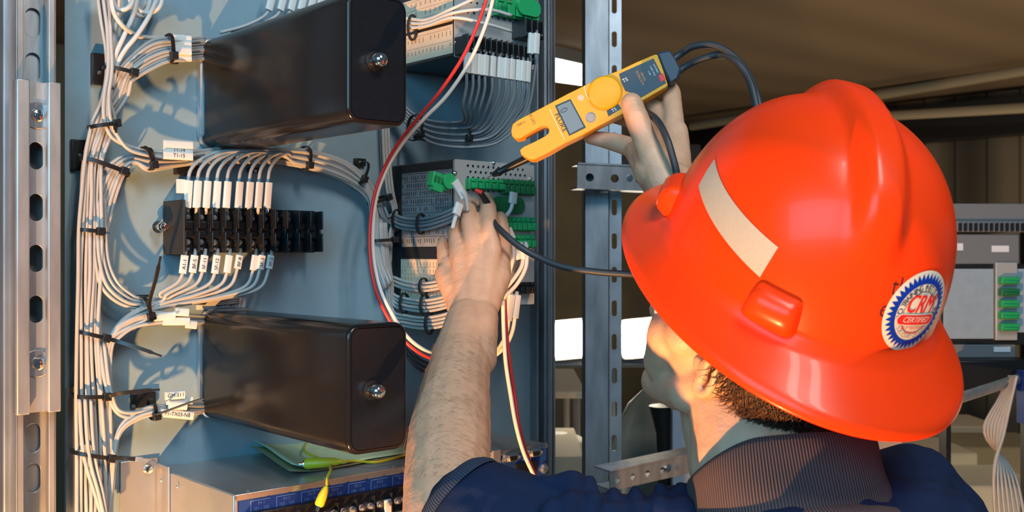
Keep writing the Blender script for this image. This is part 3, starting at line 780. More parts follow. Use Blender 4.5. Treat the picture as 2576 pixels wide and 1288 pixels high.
# probe behind the lower prong
t = thing('test_probe', P(1216, 453, 1.262), 'black test probe with bright metal tip touching the green connector', 'test probe')
a, b = P(1240, 440, 1.255), P(1340, 392, 1.232); ax = (b - a).normalized(); Ln = (b - a).length
mb = MB(); mb.lathe([(.0001, 0), (.0030, 0), (.0042, .006), (.0050, .007), (.0050, .010), (.0042, .011), (.0046, .03), (.0050, Ln), (.0001, Ln + .001)], a, ax, 16); obj('handle', mb, M['black'], t, angle=40)
mb = MB(); mb.cyl(P(1214, 454, 1.262), a + ax * .003, .0006, .0012, 10); obj('tip', mb, M['chrome'], t)
t = thing('test_probe', P(1208, 480, 1.29), 'red and white probe end pinched between thumb and index finger', 'test probe')
mb = MB(); mb.cyl(P(1196, 478, 1.276), P(1212, 486, 1.276), .0022, .0036, 12); obj('tip_guard', mb, M['red_ink'], t)
mb = MB(); mb.cyl(P(1208, 484, 1.276), P(1232, 520, 1.285), .0036, .0046, 12); obj('handle', mb, M['black'], t)
# ================================================================== THE RELAY PANEL
# --- the sheet steel panel
uL, uR = U(163), U(1352)
mb = MB(); mb.pb(uL, uR, -0.003, 0, -0.9, 0.75)
panel = tag(obj('switchboard', mb, M['panel'], bevel=0.0006), 'flat blue-grey sheet steel board carrying the relays and wiring', 'switchboard')
# a lighter edge strip low on the left
mb = MB()
Xs = PM @ Matrix.Rotation(PI / 2, 4, 'X')
mb.prism(rrect(U(168, .006), U(196, .006), -0.8, -(968 - 644) / FPX * 1.12, 0.002, 2), [], 0.001, 0.004, 0, Xs)
tag(obj('edge_strip', mb, M['galv']), 'narrow bare steel strip on the lower left panel edge behind the wire trunk', 'strip')

# --- slotted channel and splice bracket, left edge
def channel(name, label, cat, u0, u1, o0, o1, z0, z1, slots, m, lip=0.007, th=0.0022, group=None, knock=()):
    t = thing(name, PM @ V(((u0 + u1) / 2, -o0, z0)), label, cat, group, PM.to_3x3())
    mb = MB()
    w = u1 - u0
    outer = [(u0, z0), (u1, z0), (u1, z1), (u0, z1)]
    mb.prism(outer, [stadium(*s) for s in slots], o0, o0 + th, 0, Xs)
    mb.pb(u0, u0 + th, o0 + th, o1, z0, z1); mb.pb(u1 - th, u1, o0 + th, o1, z0, z1)
    obj('web', mb, m, t, bevel=0.0004)
    for a, b in ((u0, u0 + lip), (u1 - lip, u1)):
        mb = MB(); mb.pb(a, b, o1 - th, o1, z0, z1)
        x = a + lip - th if a == u0 else b - lip
        mb.pb(x, x + th, o1 - lip * .9, o1 - th, z0, z1)
        obj('lip', mb, m, t, bevel=0.0005)
    return t
us0, us1 = U(36, .030), U(136, .030)
def zc(py, px, off): return L(px, py, off).z
slots = [(U(78, .0), zc(y, 80, .0), 0.015, 0.030) for y in (60, 172, 1100, 1200)]
st = channel('strut_channel', 'tall galvanised strut channel running the full height at the left edge', 'strut', us0, us1, 0.004, 0.036, -0.9, 0.75, slots, M['galv'])
mb = MB(); mb.pb(us0 + .001, us1 - .001, .0005, .002, -0.9, 0.75); obj('back_plate', mb, M['galv'], st)
# outermost frame edge left of it
mb = MB(); mb.pb(U(6, .01), U(33, .01), -0.012, 0.012, -0.9, 0.75)
mb.pb(U(22, .01), U(33, .01), 0.012, 0.026, -0.9, 0.75)
tag(obj('frame_rail', mb, M['galv_dark'], bevel=0.002), 'dark grey cabinet frame rail at the far left of the photo', 'rail')
# splice bracket (C section, slotted) in front
ub0, ub1 = U(40, .050), U(152, .050)
zt, zb = zc(203, 95, .05), zc(1040, 95, .05)
uc = U(90, .040)
sl = [(uc, zc(y, 90, .040), 0.0135, 0.0275) for y in (392, 522, 650, 778)]
br = thing('splice_bracket', PM @ V((uc, -.036, zb)), 'slotted galvanised splice bracket bolted over the left strut channel', 'bracket', None, PM.to_3x3())
mb = MB(); mb.prism([(ub0 + .008, zb), (ub1 - .008, zb), (ub1 - .008, zt), (ub0 + .008, zt)], [stadium(*s) for s in sl], 0.038, 0.041, 0, Xs)
obj('slotted_web', mb, M['galv'], br, bevel=0.0003)
for a, b in ((ub0, ub0 + .0125), (ub1 - .0125, ub1)):
    mb = MB(); mb.pb(a, b, .050, .0525, zb, zt)
    mb.pb(a, a + .0025, .038, .050, zb, zt); mb.pb(b - .0025, b, .040, .050, zb, zt)
    obj('flange', mb, M['galv'], br, bevel=0.0012)
def screw_in(py, label):
    u, z = uc + .001, zc(py, 92, .042)
    t = thing('bolt', PM @ V((u, -.041, z)), label, 'bolt', None, PM.to_3x3())
    c = PM @ V((u, -.041, z))
    mb = MB(); mb.lathe([(0, 0), (.0135, 0), (.0138, .0012), (.0130, .0022), (0.006, .0022), (0, .0022)], c, NN, 28)
    obj('washer', mb, M['zinc'], t, angle=30)
    mb = MB(); mb.lathe([(0.0062, 0.001), (.0066, .003), (.0050, .0052), (.0018, .0062), (0, .0062)], c, NN, 24)
    mb.pb(u - .0035, u + .0035, .0468, .0476, z - .0006, z + .0006); mb.pb(u - .0006, u + .0006, .0468, .0476, z - .0035, z + .0035)
    obj('screw_head', mb, M['chrome'], t, angle=30)
screw_in(290, 'washer and cross-head bolt in the upper part of the slotted bracket')
screw_in(915, 'washer and cross-head bolt in the lower part of the slotted bracket')

# --- right edge uprights of the panel frame
def upright(name, label, px0, px1, o0, o1, m):
    mb = MB(); u0, u1 = U(px0, o1), U(px1, o1)
    mb.prism([(u0, -o0), (u1, -o0), (u1, -o1), (u1 - .003, -o1), (u1 - .003, -o1 + .006), (u1 - .006, -o1 + .006), (u1 - .006, -o0 - .004), (u0 + .006, -o0 - .004), (u0 + .006, -o1 + .006), (u0 + .003, -o1 + .006), (u0 + .003, -o1), (u0, -o1)], [], -0.9, 0.75, 0, PM)
    return tag(obj(name, mb, m, bevel=0.0008), label, 'upright')
upright('frame_upright', 'blue-grey lipped frame upright closing the right side of the panel', 1352, 1384, -.01, .016, M['galv_dark'])
upright('frame_upright', 'outer bright steel frame upright just right of the panel', 1385, 1397, -.03, -.004, M['galv'])

# --- the two tall black relay cases
def relay(label, z0, z1, kx, ky):
    u0, u1, D = 0.002, 0.0715, 0.313
    t = thing('relay_case', PM @ V(((u0 + u1) / 2, 0, z0)), label, 'relay', 'black relay cases', PM.to_3x3())
    mb = MB(); rr = 0.014
    def ring(g, o, r=rr):
        return [PM @ V((x, -o, z)) for x, z in rrect(u0 + g, u1 - g, z0 + g, z1 - g, max(r - g, .001), 8)]
    mb.rings([ring(0, .006), ring(0, D - .004)] + [ring(.004 * (1 - math.cos(a)), D - .004 + .004 * math.sin(a)) for a in (.3, .6, .9, 1.2, 1.57)], caps=(True, False))
    obj('cover', mb, M['black_gloss'], t, angle=50)
    mb = MB(); mb.rings([ring(.0046, D - .004), ring(.0046, D + .0003)], caps=(False, True))
    obj('front_face', mb, M['black_face'], t, angle=50)
    mb = MB(); mb.rings([ring(-.0036, .0005, .017), ring(-.0036, .005, .017), ring(-.0024, .0075, .017), ring(.0003, .0085, .016)])
    obj('rim', mb, M['zinc'], t, angle=30)
    c = W(kx, ky, D + .001)
    mb = MB(); mb.lathe([(.0001, -.001), (.0095, -.001), (.0095, .0005), (.0055, .0012)], c, NN, 28)
    obj('washer', mb, M['black'], t, angle=30)
    mb = MB(); mb.lathe([(.0045, 0), (.0052, .004), (.0068, .0052), (.0076, .0085), (.0070, .0125), (.0045, .0155), (.0001, .0165)], c, NN, 32)
    obj('knob', mb, M['chrome'], t, angle=60)
relay('upper black enamel relay case with a chrome knob on its end', .126, .252, 942, 154)
relay('lower black enamel relay case with a chrome knob on its end', -.1885, -.0645, 936, 982)

# --- centre terminal block
def block():
    u0, u1, z0, z1 = -.0415, .1345, .004, .055
    t = thing('terminal_block', PM @ V((.045, 0, z0)), 'long black twelve-pole barrier terminal block between the two relay cases', 'terminal block', None, PM.to_3x3())
    mb = MB(); mb.pb(u0 + .0025, u1, .0005, .036, z0, z1); mb.pb(u0 + .0025, u1, .036, .040, z0 + .016, z1 - .016)
    obj('base', mb, M['black'], t, bevel=0.0008)
    mb = MB(); mb.pb(u0 - .0005, u0 + .002, .0005, .055, z0 - .002, z1 + .007)
    obj('end_plate', mb, M['black_matt'], t, bevel=0.0012)
    n = 11; w = (u1 - u0 - .003) / n
    for i in range(n + 1):
        x = u0 + .003 + i * w; mb = MB()
        mb.pb(x - .0009, x + .0009, .030, .054, z0 + .001, z0 + .023); mb.pb(x - .0009, x + .0009, .030, .054, z1 - .023, z1 - .001)
        mb.pb(x - .0009, x + .0009, .036, .049, z0 + .021, z1 - .021)
        obj('barrier', mb, M['black'], t, bevel=0.0006)
    for i in range(n):
        x = u0 + .003 + (i + .5) * w
        for z, s in ((z0 + .0115, -1), (z1 - .0115, 1)):
            c = PM @ V((x, -.0365, z)); mb = MB()
            mb.lathe([(.0001, 0), (.0046, 0), (.0046, .0015), (.0036, .002), (.0036, .004), (.0026, .0052), (.0001, .0055)], c, NN, 14)
            mb.pb(x - .0038, x + .0038, .0362, .0372, z - .006, z + .009 * s)
            obj('terminal_screw', mb, M['galv_dark'] if i < 9 else M['black'], t, angle=30)
        mb = MB(); mb.pb(x - w * .36, x + w * .36, .040, .0425, (z0 + z1) / 2 - .0085, (z0 + z1) / 2 - .001); mb.pb(x - w * .36, x + w * .36, .040, .0425, (z0 + z1) / 2 + .001, (z0 + z1) / 2 + .0085)
        obj('marker_tab', mb, M['black'], t, bevel=0.0008)
    # mounting stud at the left end
    c = W(416, 570, .030)
    mb = MB(); mb.cyl(c - NN * .030, c + NN * .004, .0025, seg=12)
    mb.lathe([(.0055, -.012), (.0055, -.006), (.003, -.006)], c, NN, 6); mb.lathe([(.0001, -.02), (.007, -.02), (.007, -.0185), (.0001, -.0185)], c, NN, 16)
    mb.lathe([(.0045, -.004), (.0048, .0), (.003, .003), (.0001, .004)], c, NN, 16)
    obj('mounting_stud', mb, M['chrome'], t, angle=30)
    return t
block()

# --- small printed nameplate
c = L(563, 764, .001)
t = thing('nameplate', PM @ c, 'small white nameplate lettered BH-5A below the terminal block', 'nameplate', None, PM.to_3x3())
mb = MB(); mb.pb(c.x - .034, c.x + .028, .0003, .0013, c.z - .006, c.z + .0065); obj('plate', mb, M['sleeve'], t, bevel=.0003)
mb = MB(); text(mb, 'BH-5A', .0105, face_panel(c.x + .004, .0016, c.z)); obj('lettering', mb, M['ink'], t)

# --- two electronic modules at the right
UD, DD, UE = U(985), .135, U(985) + .136
def module_box(name, label, z0, z1, zplate0):
    t = thing(name, PM @ V(((UD + UE) / 2, 0, z0)), label, 'relay module', None, PM.to_3x3())
    mb = MB(); mb.pb(UD, UE - .004, .0005, DD - .004, z0, z1); obj('housing', mb, M['black'], t, bevel=.0015)
    mb = MB(); r = []
    return t
def green_row(t, px0, px1, py, h, m, off=DD, n=8, d=.012):
    a = L(px0, py, off); u1_ = U(px1, off); mb = MB(); z = a.z
    mb.pb(a.x, u1_, off - .002, off + d * .6, z - h / 2, z + h / 2)
    w = (u1_ - a.x) / n
    for i in range(n):
        x = a.x + (i + .5) * w
        mb.pb(x - w * .40, x + w * .40, off + d * .6, off + d, z - h * .42, z + h * .10)
        mb.pb(x - w * .3, x + w * .3, off + d * .6, off + d * .8, z + h * .18, z + h * .44)
    return obj('green_connector', mb, m, t, bevel=.0007)
def paper(t, o0, o1, z0, z1, m=None, name='printed_label', rows=6, cols=16, txt=None):
    mb = MB(); u = UD
    mb.pb(u - .0006, u - .0001, o0, o1, z0, z1)
    obj(name, mb, m or M['paper'], t)
    mb = MB(); rd = random.Random(int(z0 * 1e4))
    for r_ in range(rows):
        z = z1 - (z1 - z0) * (r_ + .7) / (rows + .4)
        for c_ in range(cols):
            if rd.random() < .2: continue
            o = o0 + (o1 - o0) * (c_ + .4) / cols
            mb.pb(u - .0009, u - .0006, o, o + (o1 - o0) / cols * .25, z - .0035 * rd.uniform(.3, 1), z + .0028)
        mb.pb(u - .0009, u - .0006, o0 + .004, o1 - .004, z + .0055, z + .0058)
    obj('print', mb, M['ink'] if m else mat('brown_ink', (.35, .27, .2), .7), t)
# middle module
zA, zB = .1205, -.064
mid = module_box('relay_module', 'lower right electronic relay module with perforated plate and green connectors', -.0655, zA, zB)
paper(mid, .024, DD - .006, .012, zA - .012, M['paper_grey'], rows=9, cols=22)
paper(mid, .022, DD - .006, -.0645, -.004)
# perforated front plate with holes
def perf(t, z0, z1, pz0, pz1, rows, cols, u0=UD, u1=UE):
    mb = MB(); holes = []
    for r_ in range(rows):
        for c_ in range(cols):
            x = u0 + .022 + (u1 - u0 - .034) * (c_ + (.5 if r_ % 2 else 0)) / cols
            z = pz0 + (pz1 - pz0) * (r_ + .5) / rows
            holes.append([(x + .0021 * math.cos(PI * k / 4), z + .0021 * math.sin(PI * k / 4)) for k in range(8)])
    mb.prism(rrect(u0 + .001, u1, z0, z1, .0015, 2), holes, DD - .003, DD - .001, 0, Xs)
    mb2 = MB()
    o = obj('perforated_plate', mb, M['perf'], t, bevel=0)
    return o
perf(mid, zB, zA, .080, .117, 5, 12)
for px, py in ((1145, 435), (1242, 409), (1334, 450), (1337, 583), (1140, 752)):
    c = W(px, py, DD); mb = MB(); mb.lathe([(.0001, -.001), (.0028, -.001), (.0028, .001), (.0012, .0024), (.0001, .0026)], c, NN, 12)
    obj('screw', mb, M['chrome'], mid, angle=30)
green_row(mid, 1172, 1258, 462, .014, M['green'], n=5)
green_row(mid, 1258, 1338, 470, .020, M['green_dark'], n=6, d=.010)
# oval cut-out connector
c = L(1290, 517, DD)
mb = MB(); mb.prism(rrect(c.x - .036, c.x + .018, c.z - .011, c.z + .011, .0105, 8), [], DD - .001, DD + .004, 0, Xs)
obj('oval_connector', mb, M['green_dark'], mid, bevel=.0006)
green_row(mid, 1250, 1338, 563, .018, M['green'], n=7)
green_row(mid, 1262, 1336, 607, .017, M['green'], n=6)
green_row(mid, 1280, 1336, 725, .015, M['black'], n=4)
# loose green plug hanging over the printed label
t = thing('connector_plug', W(1104, 478, DD + .012), 'loose bright green screw connector plug hanging in front of the grey label', 'connector', None, PM.to_3x3())
c = L(1104, 457, DD + .012)
R0 = Matrix.Rotation(.25, 4, 'Y')
X = PM @ Matrix.Translation(c) @ R0
mb = MB(); mb.box((-.014, -.006, -.009), (.012, .006, .009), 0, X); obj('plug_body', mb, M['green'], t, bevel=.001)
mb = MB(); mb.lathe([(.0001, 0), (.0095, 0), (.0095, .003), (.0001, .003)], X @ V((.009, -.007, .003)), NN, 20)
mb.box((-.012, -.009, -.014), (.002, .002, -.008), 0, X); obj('round_end', mb, M['green'], t, bevel=.0004)
for k in range(3):
    mb = MB(); mb.box((-.012 + k * .0055, -.0075, -.003), (-.009 + k * .0055, -.005, .004), 0, X); obj('contact_slot', mb, M['green_dark'], t)
# upper module
zC = .2487
top = module_box('relay_module', 'upper right electronic relay module with cream side label, cut by the photo top', zC, .42, zC)
paper(top, .010, DD - .004, zC + .004, zC + .040, rows=2, cols=15)
paper(top, .010, DD - .004, zC + .044, zC + .085, rows=3, cols=12)
perf(top, zC - .001, .42, .30, .34, 3, 10)
# black barrier strip on its lower edge
def small_strip(t, px0, py, px1, n, off, h):
    a = L(px0, py, off); ue = U(px1, off); w = (ue - a.x) / n
    mb = MB(); mb.pb(a.x, ue, DD - .001, off + .004, a.z - h / 2, a.z + h / 2)
    for i in range(n + 1):
        x = a.x + i * w; mb.pb(x - .0009, x + .0009, off, off + .012, a.z - h / 2 - .001, a.z + h / 2 + .001)
    obj('barrier_strip', mb, M['black'], t, bevel=.0007)
    for i in range(n):
        c = PM @ V((a.x + (i + .5) * w, -(off + .004), a.z - h * .28)); mb = MB()
        mb.lathe([(.0001, 0), (.0030, 0), (.0028, .003), (.0001, .004)], c, NN, 12); obj('terminal_screw', mb, M['chrome'], t, angle=30)
small_strip(top, 1163, 112, 1330, 12, .150, .022)
small_strip(top, 1308, 72, 1352, 3, .150, .022)
c = W(1148, 108, DD); mb = MB(); mb.lathe([(.0001, -.001), (.0032, -.001), (.0032, .001), (.0012, .0024), (.0001, .0026)], c, NN, 12); obj('screw', mb, M['chrome'], top, angle=30)
c = W(1337, 12, DD); mb = MB(); mb.lathe([(.0001, -.001), (.0032, -.001), (.0032, .001), (.0012, .0024), (.0001, .0026)], c, NN, 12); obj('screw', mb, M['chrome'], top, angle=30)
green_row(top, 1240, 1344, 14, .026, M['green'], n=5)
c = L(1312, 26, DD)
mb = MB(); mb.prism(rrect(c.x - .020, c.x + .020, c.z - .010, c.z + .012, .0105, 8), [], DD - .001, DD + .016, 0, Xs)
obj('oval_connector', mb, M['green'], top, bevel=.0006)

# --- blue-fronted instrument at the bottom
uc0, uc1, cD, cz1, cz0 = U(395), .383, .187, -.2385, -.42
ins = thing('instrument_chassis', PM @ V(((uc0 + uc1) / 2, 0, cz0)), 'steel instrument chassis with a dark blue connector front at the bottom', 'instrument', None, PM.to_3x3())
mb = MB(); mb.pb(uc0, uc1, .0005, cD - .003, cz0, cz1); obj('case', mb, M['chassis'], ins, bevel=.0015)
mb = MB(); mb.pb(uc0 + .002, uc1 - .001, cD - .003, cD, cz0, cz1 - .002); obj('blue_front', mb, M['blue'], ins, bevel=.0006)
mb = MB(); mb.pb(uc0, uc1, cD - .002, cD + .0012, cz1 - .006, cz1 + .0008); mb.pb(uc0, uc0 + .003, cD - .002, cD + .0012, cz0, cz1); obj('front_trim', mb, M['zinc'], ins, bevel=.0007)
mb = MB(); mb.pb(U(300), uc0 - .0002, .0006, .0035, cz0, cz1 + .012); obj('mounting_ear', mb, M['chassis'], ins, bevel=.0008)
mb = MB(); mb.pb(uc0 - .0028, uc0 - .0002, .0035, .036, cz0, cz1 + .006); obj('ear_flange', mb, M['galv'], ins, bevel=.0008)
for px, py, off in ((372, 1180, .004),):
    c = W(px, py, off); mb = MB(); mb.lathe([(.0001, -.001), (.0052, -.001), (.0055, .002), (.0040, .005), (.0001, .006)], c, NN, 18); obj('screw', mb, M['chrome'], ins, angle=40)
for off, py in ((.018, 1188), (.06, 1205)):
    c = PM @ V((uc0 - .003, -off, cz1 - .012)); mb = MB(); mb.ball(c, .0017, 10); obj('rivet', mb, M['zinc'], ins)
for k in range(5):
    c = PM @ V((uc0 + .02 + k * .09, -cD + .010, cz1 + .0004)); mb = MB(); mb.ball(c, .0016, 10, sc=(1, 1, .4)); obj('rivet', mb, M['zinc'], ins)
# screw terminals of the instrument
zs = cz1 - .0315
mb = MB(); mb.pb(uc0 + .010, .228, cD, cD + .008, zs - .014, zs + .013); mb.pb(uc0 + .010, .228, cD + .008, cD + .011, zs - .0145, zs - .0120); obj('terminal_strip', mb, M['black'], ins, bevel=.001)
mb = MB(); mb.pb(uc0 + .010, .228, cD + .008, cD + .0125, zs - .0155, zs - .0135); obj('strip_edge', mb, M['galv'], ins, bevel=.0004)
n = 22
for i in range(n):
    x = uc0 + .016 + i * (.228 - uc0 - .022) / n
    c = PM @ V((x, -(cD + .008), zs - .002)); mb = MB()
    mb.lathe([(.0001, 0), (.0037, 0), (.0037, .0025), (.0028, .003), (.0030, .006), (.0022, .0075), (.0001, .008)], c, NN, 14); obj('terminal_screw', mb, M['zinc'], ins, angle=30)
    if i % 2 == 0:
        mb = MB(); mb.pb(x + .0030, x + .0046, cD + .004, cD + .013, zs - .012, zs + .009); obj('divider', mb, M['black'], ins, bevel=.0005)
# white printing on the blue front
mb = MB()
for i in range(8):
    x = uc0 + .017 + i * .029
    if x > .23: break
    mb.pb(x, x + .0007, cD + .0001, cD + .0004, cz1 - .019, cz1 - .008); mb.pb(x, x + .022, cD + .0001, cD + .0004, cz1 - .0087, cz1 - .008)
    for r_ in range(2): text(mb, ('IN %d' % (i + 1)) if r_ == 0 else ('1%02d - 1%02d' % (2 * i + 1, 2 * i + 2)), .0046, face_panel(x + .012, cD + .0004, cz1 - .0115 - r_ * .0052))
obj('printing', mb, mat('dim_white_print', (.22, .30, .45), .5), ins)
# serial connectors
for px, py, lab in ((1283, 1146, 'SERIAL PORT 1'), (1340, 1134, 'SERIAL PORT 2')):
    c = L(px, py + 5, cD); mb = MB()
    mb.prism(rrect(c.x - .0135, c.x + .0135, c.z - .0052, c.z + .0052, .003, 4), [], cD, cD + .002, 0, Xs)
    mb.prism([(c.x - .0075, c.z + .0038), (c.x - .006, c.z - .0038), (c.x + .006, c.z - .0038), (c.x + .0075, c.z + .0038)], [], cD + .002, cD + .007, 0, Xs)
    for s in (-1, 1): mb.lathe([(.0026, .001), (.0026, .005), (.0015, .005), (.0015, .003), (.0001, .003)], PM @ V((c.x + s * .0108, -cD, c.z)), NN, 6)
    p = obj('serial_port', mb, M['zinc'], ins, bevel=.0005)
    mb = MB(); mb.prism([(c.x - .0062, c.z + .0027), (c.x - .005, c.z - .0027), (c.x + .005, c.z - .0027), (c.x + .0062, c.z + .0027)], [], cD + .0068, cD + .0074, 0, Xs); obj('pin_insert', mb, M['black'], ins)
    mb = MB(); text(mb, lab, .0038, face_panel(c.x, cD + .0004, c.z + .0080)); obj('printing', mb, M['white_ink'], ins)
c = L(1325, 1175, cD); mb = MB(); mb.pb(c.x - .020, c.x + .016, cD - .001, cD + .003, c.z - .0065, c.z + .0065); obj('card_slot', mb, M['black'], ins, bevel=.0005)
mb = MB(); text(mb, 'PORT 3', .0044, face_panel(c.x, cD + .0004, c.z + .0095)); text(mb, 'PORT 4', .0044, face_panel(c.x, cD + .0004, c.z - .0105)); obj('printing', mb, M['white_ink'], ins)
c = W(1367, 1178, cD); mb = MB(); mb.lathe([(.0001, 0), (.0065, 0), (.0065, .002), (.004, .004), (.0001, .0045)], c, NN, 18); obj('thumb_screw', mb, M['zinc'], ins, angle=30)
c = L(1245, 1150, cD); mb = MB(); mb.pb(c.x - .006, c.x + .006, cD, cD + .004, c.z - .009, c.z + .009); obj('jack', mb, M['galv'], ins, bevel=.0005)
# pale wire marker hanging from the strip
a = W(978, 1258, cD + .012)
mb = MB(); c = L(978, 1275, cD + .012); mb.pb(c.x - .004, c.x + .004, cD + .008, cD + .012, c.z - .03, c.z + .008)
tag(obj('marker_sleeve', mb, M['sleeve'], bevel=.0006), 'cream marker sleeve hanging below the instrument screw terminals beside the forearm', 'wire marker')

# note paper lying on the instrument
t = thing('note_sheet', PM @ V((.11, -.11, cz1 + .0015)), 'curled pale green handwritten note lying on the steel instrument', 'paper note', None, PM.to_3x3())
def top_pt(px, py, h=.001):
    d = V(((px - 1288) / FPX, 1, -(py - 644) / FPX)); z = CAMZ + cz1 + h; tt = (z - CAMZ) / d.z
    return V((0, 0, CAMZ)) + d * tt
q = [top_pt(612, 1128), top_pt(728, 1196), top_pt(985, 1170), top_pt(1030, 1125), top_pt(900, 1095), top_pt(735, 1104)]
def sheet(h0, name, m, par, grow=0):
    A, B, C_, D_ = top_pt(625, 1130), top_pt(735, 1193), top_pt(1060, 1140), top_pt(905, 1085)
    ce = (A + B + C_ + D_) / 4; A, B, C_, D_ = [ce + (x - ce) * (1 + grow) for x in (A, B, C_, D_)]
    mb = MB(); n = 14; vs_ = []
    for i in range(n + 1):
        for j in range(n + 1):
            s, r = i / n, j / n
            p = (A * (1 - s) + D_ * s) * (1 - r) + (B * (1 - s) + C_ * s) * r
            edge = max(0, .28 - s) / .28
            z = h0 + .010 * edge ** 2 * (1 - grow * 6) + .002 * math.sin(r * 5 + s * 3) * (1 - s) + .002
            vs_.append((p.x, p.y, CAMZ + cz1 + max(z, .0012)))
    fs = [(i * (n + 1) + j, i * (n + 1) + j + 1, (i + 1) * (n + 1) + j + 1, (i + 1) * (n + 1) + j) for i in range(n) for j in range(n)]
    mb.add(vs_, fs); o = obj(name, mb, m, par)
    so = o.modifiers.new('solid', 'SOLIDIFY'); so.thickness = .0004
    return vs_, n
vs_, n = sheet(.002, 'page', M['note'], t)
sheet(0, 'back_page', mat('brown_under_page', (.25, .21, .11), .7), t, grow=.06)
mb = MB(); rd = random.Random(3)
for i in range(3, 10):                      # hand-written lines
    for j in range(2, 8):
        if rd.random() < .35: continue
        a, b, c_ = V(vs_[i * (n + 1) + j]), V(vs_[i * (n + 1) + j + 1]), V(vs_[(i + 1) * (n + 1) + j])
        e1, e2 = b - a, c_ - a
        p = a + V((0, 0, .0007)); k = 5
        for s in range(k):
            x = p + e2 * (s / k); hgt = e1 * rd.uniform(.08, .3)
            mb.add([x, x + e2 * .04, x + e2 * .07 + hgt, x + e2 * .03 + hgt], [(0, 1, 2, 3)])
            mb.add([x, x + e2 * .11, x + e2 * .11 + e1 * .04, x + e1 * .04], [(0, 1, 2, 3)])
obj('handwriting', mb, mat('pencil', (.2, .3, .2), .8), t)
# ================================================================== WIRES
rw = random.Random(11)
def Q(u, off, z): return PM @ V((u, -off, z))
CNT = [0]
def pt(p):
    k = (0, .0034, .0014)[CNT[0] % 3]
    return p if isinstance(p, V) else W(p[0], p[1], p[2] + k)
def wire(label, group, pts, r=.0021, m='wire', sleeves=(), cat='wire', name='wire', n=7):
    CNT[0] += 1
    ws = spline([pt(p) for p in pts], n)
    mb = MB(); mb.tube(ws, r, 8)
    o = tag(obj(name, mb, M[m], angle=180), label, cat, group)
    for s in sleeves:
        a, b = pt(s[0]), pt(s[1]); wd = s[2] if len(s) > 2 else .0044; fl = s[3] if len(s) > 3 else .6
        ax = (b - a).normalized(); side = ax.cross(NN).normalized(); k = NN * -1
        mb = MB(); h = wd
        ring = lambda p, g: [p + side * (x * g) + NN * (y * g) for x, y in rrect(-h, h, -h * fl, h * fl, h * fl * .7, 3)]
        mb.rings([ring(a, 1), ring(b, 1)])
        obj('marker_sleeve', mb, M['sleeve'], o, bevel=.0003)
        if len(s) > 4 and s[4]:
            up = ax if ax.z > 0 or abs(ax.z) < .4 else -ax
            xx = up if abs(ax.z) > .5 else (ax if ax.dot(UU) > 0 else -ax)
            yy = NN.cross(xx).normalized()
            X = Matrix((( xx.x, yy.x, NN.x, 0), (xx.y, yy.y, NN.y, 0), (xx.z, yy.z, NN.z, 0), (0, 0, 0, 1)))
            X = Matrix.Translation((a + b) / 2 + NN * (h * fl + .0003)) @ X
            mb = MB(); text(mb, s[4], .0058, X); obj('marker_print', mb, M['ink'], o)
    return o
ORT = ['topmost', 'second from top', 'third from top', 'fourth from top', 'fifth from top', 'sixth from top', 'seventh from top', 'eighth from top']
ORD = ['leftmost', 'second from the left', 'third from the left', 'fourth from the left', 'fifth from the left', 'sixth from the left', 'seventh from the left', 'eighth from the left', 'ninth from the left', 'tenth from the left', 'eleventh from the left', 'twelfth from the left', 'thirteenth from the left']
ST = [(310, 232, 290), (400, 211, 262), (490, 205, 256), (580, 200, 262), (700, 196, 254), (840, 196, 250), (1000, 194, 262), (1140, 192, 270), (1310, 190, 272)]
def slot(s, y0=300, j=1.0, ymax=1400):
    cidx, lay = s % 7, s // 7; out = []
    for y, a, b in ST:
        if y < y0 or y > ymax: continue
        out.append((a + (b - a) * (cidx + .35 * lay) / 6.4 + rw.uniform(-3, 3) * j, y, .030 - .0065 * lay + rw.uniform(-.0012, .0012)))
    return out
# trunk wires from the top
for i in range(5):
    wire('light grey trunk wire entering at the photo top left, %s of five' % ORD[i], 'trunk wires from the top',
         [(244 + 9 * i, -25, .03), (254 + 6 * i, 50, .03), (266 + 4 * i, 120, .032), (268 + 4 * i, 185, .030), (256 + 6 * i, 250, .028)] + slot(i))
# A: upper relay, top left
for i in range(8):
    y = 96 + 7.5 * i
    sl = []
    if i in (0, 2, 4, 6): sl = [((434, y + 1, .034), (480, y + 4, .034), .0046, .6)]
    wire('grey wire arcing from the upper relay top corner into the trunk, %s' % ORT[i], 'wires to the upper relay top',
         [(514, y - 1, .007), (496, y + 1, .014), (470, y + 3, .030), (424, y - 1 + 1.0 * i, .034), (380, 104 + 10 * i, .036), (335, 138 + 9 * i, .036), (300 + 4 * i, 178 + 5 * i, .034), (270 + 7 * i, 245, .030)] + slot(5 + i, 300), sleeves=sl)
# B: upper relay, bottom left
for i in range(3):
    wire('grey wire curving down to the lower left corner of the upper relay, %s' % ORT[i], 'wires to the upper relay bottom',
         [(258 + 8 * i, -20, .038), (270 + 4 * i, 80, .040), (272 + 5 * i, 170, .042), (262 + 6 * i, 240, .042), (262 + 8 * i, 300, .042), (282 + 6 * i, 345 - 3 * i, .040), (325, 378 + 4 * i - 10, .038), (380, 386 + 6 * i - 6, .036), (430, 386 + 7 * i - 4, .034), (500, 380 + 4 * i, .024), (560, 372 + 3 * i, .016)],
         sleeves=[((412, 362 + 14 * i, .042), (484, 366 + 14 * i, .040), .0046, .5, ('', 'T1-14', 'T1-15')[i])])
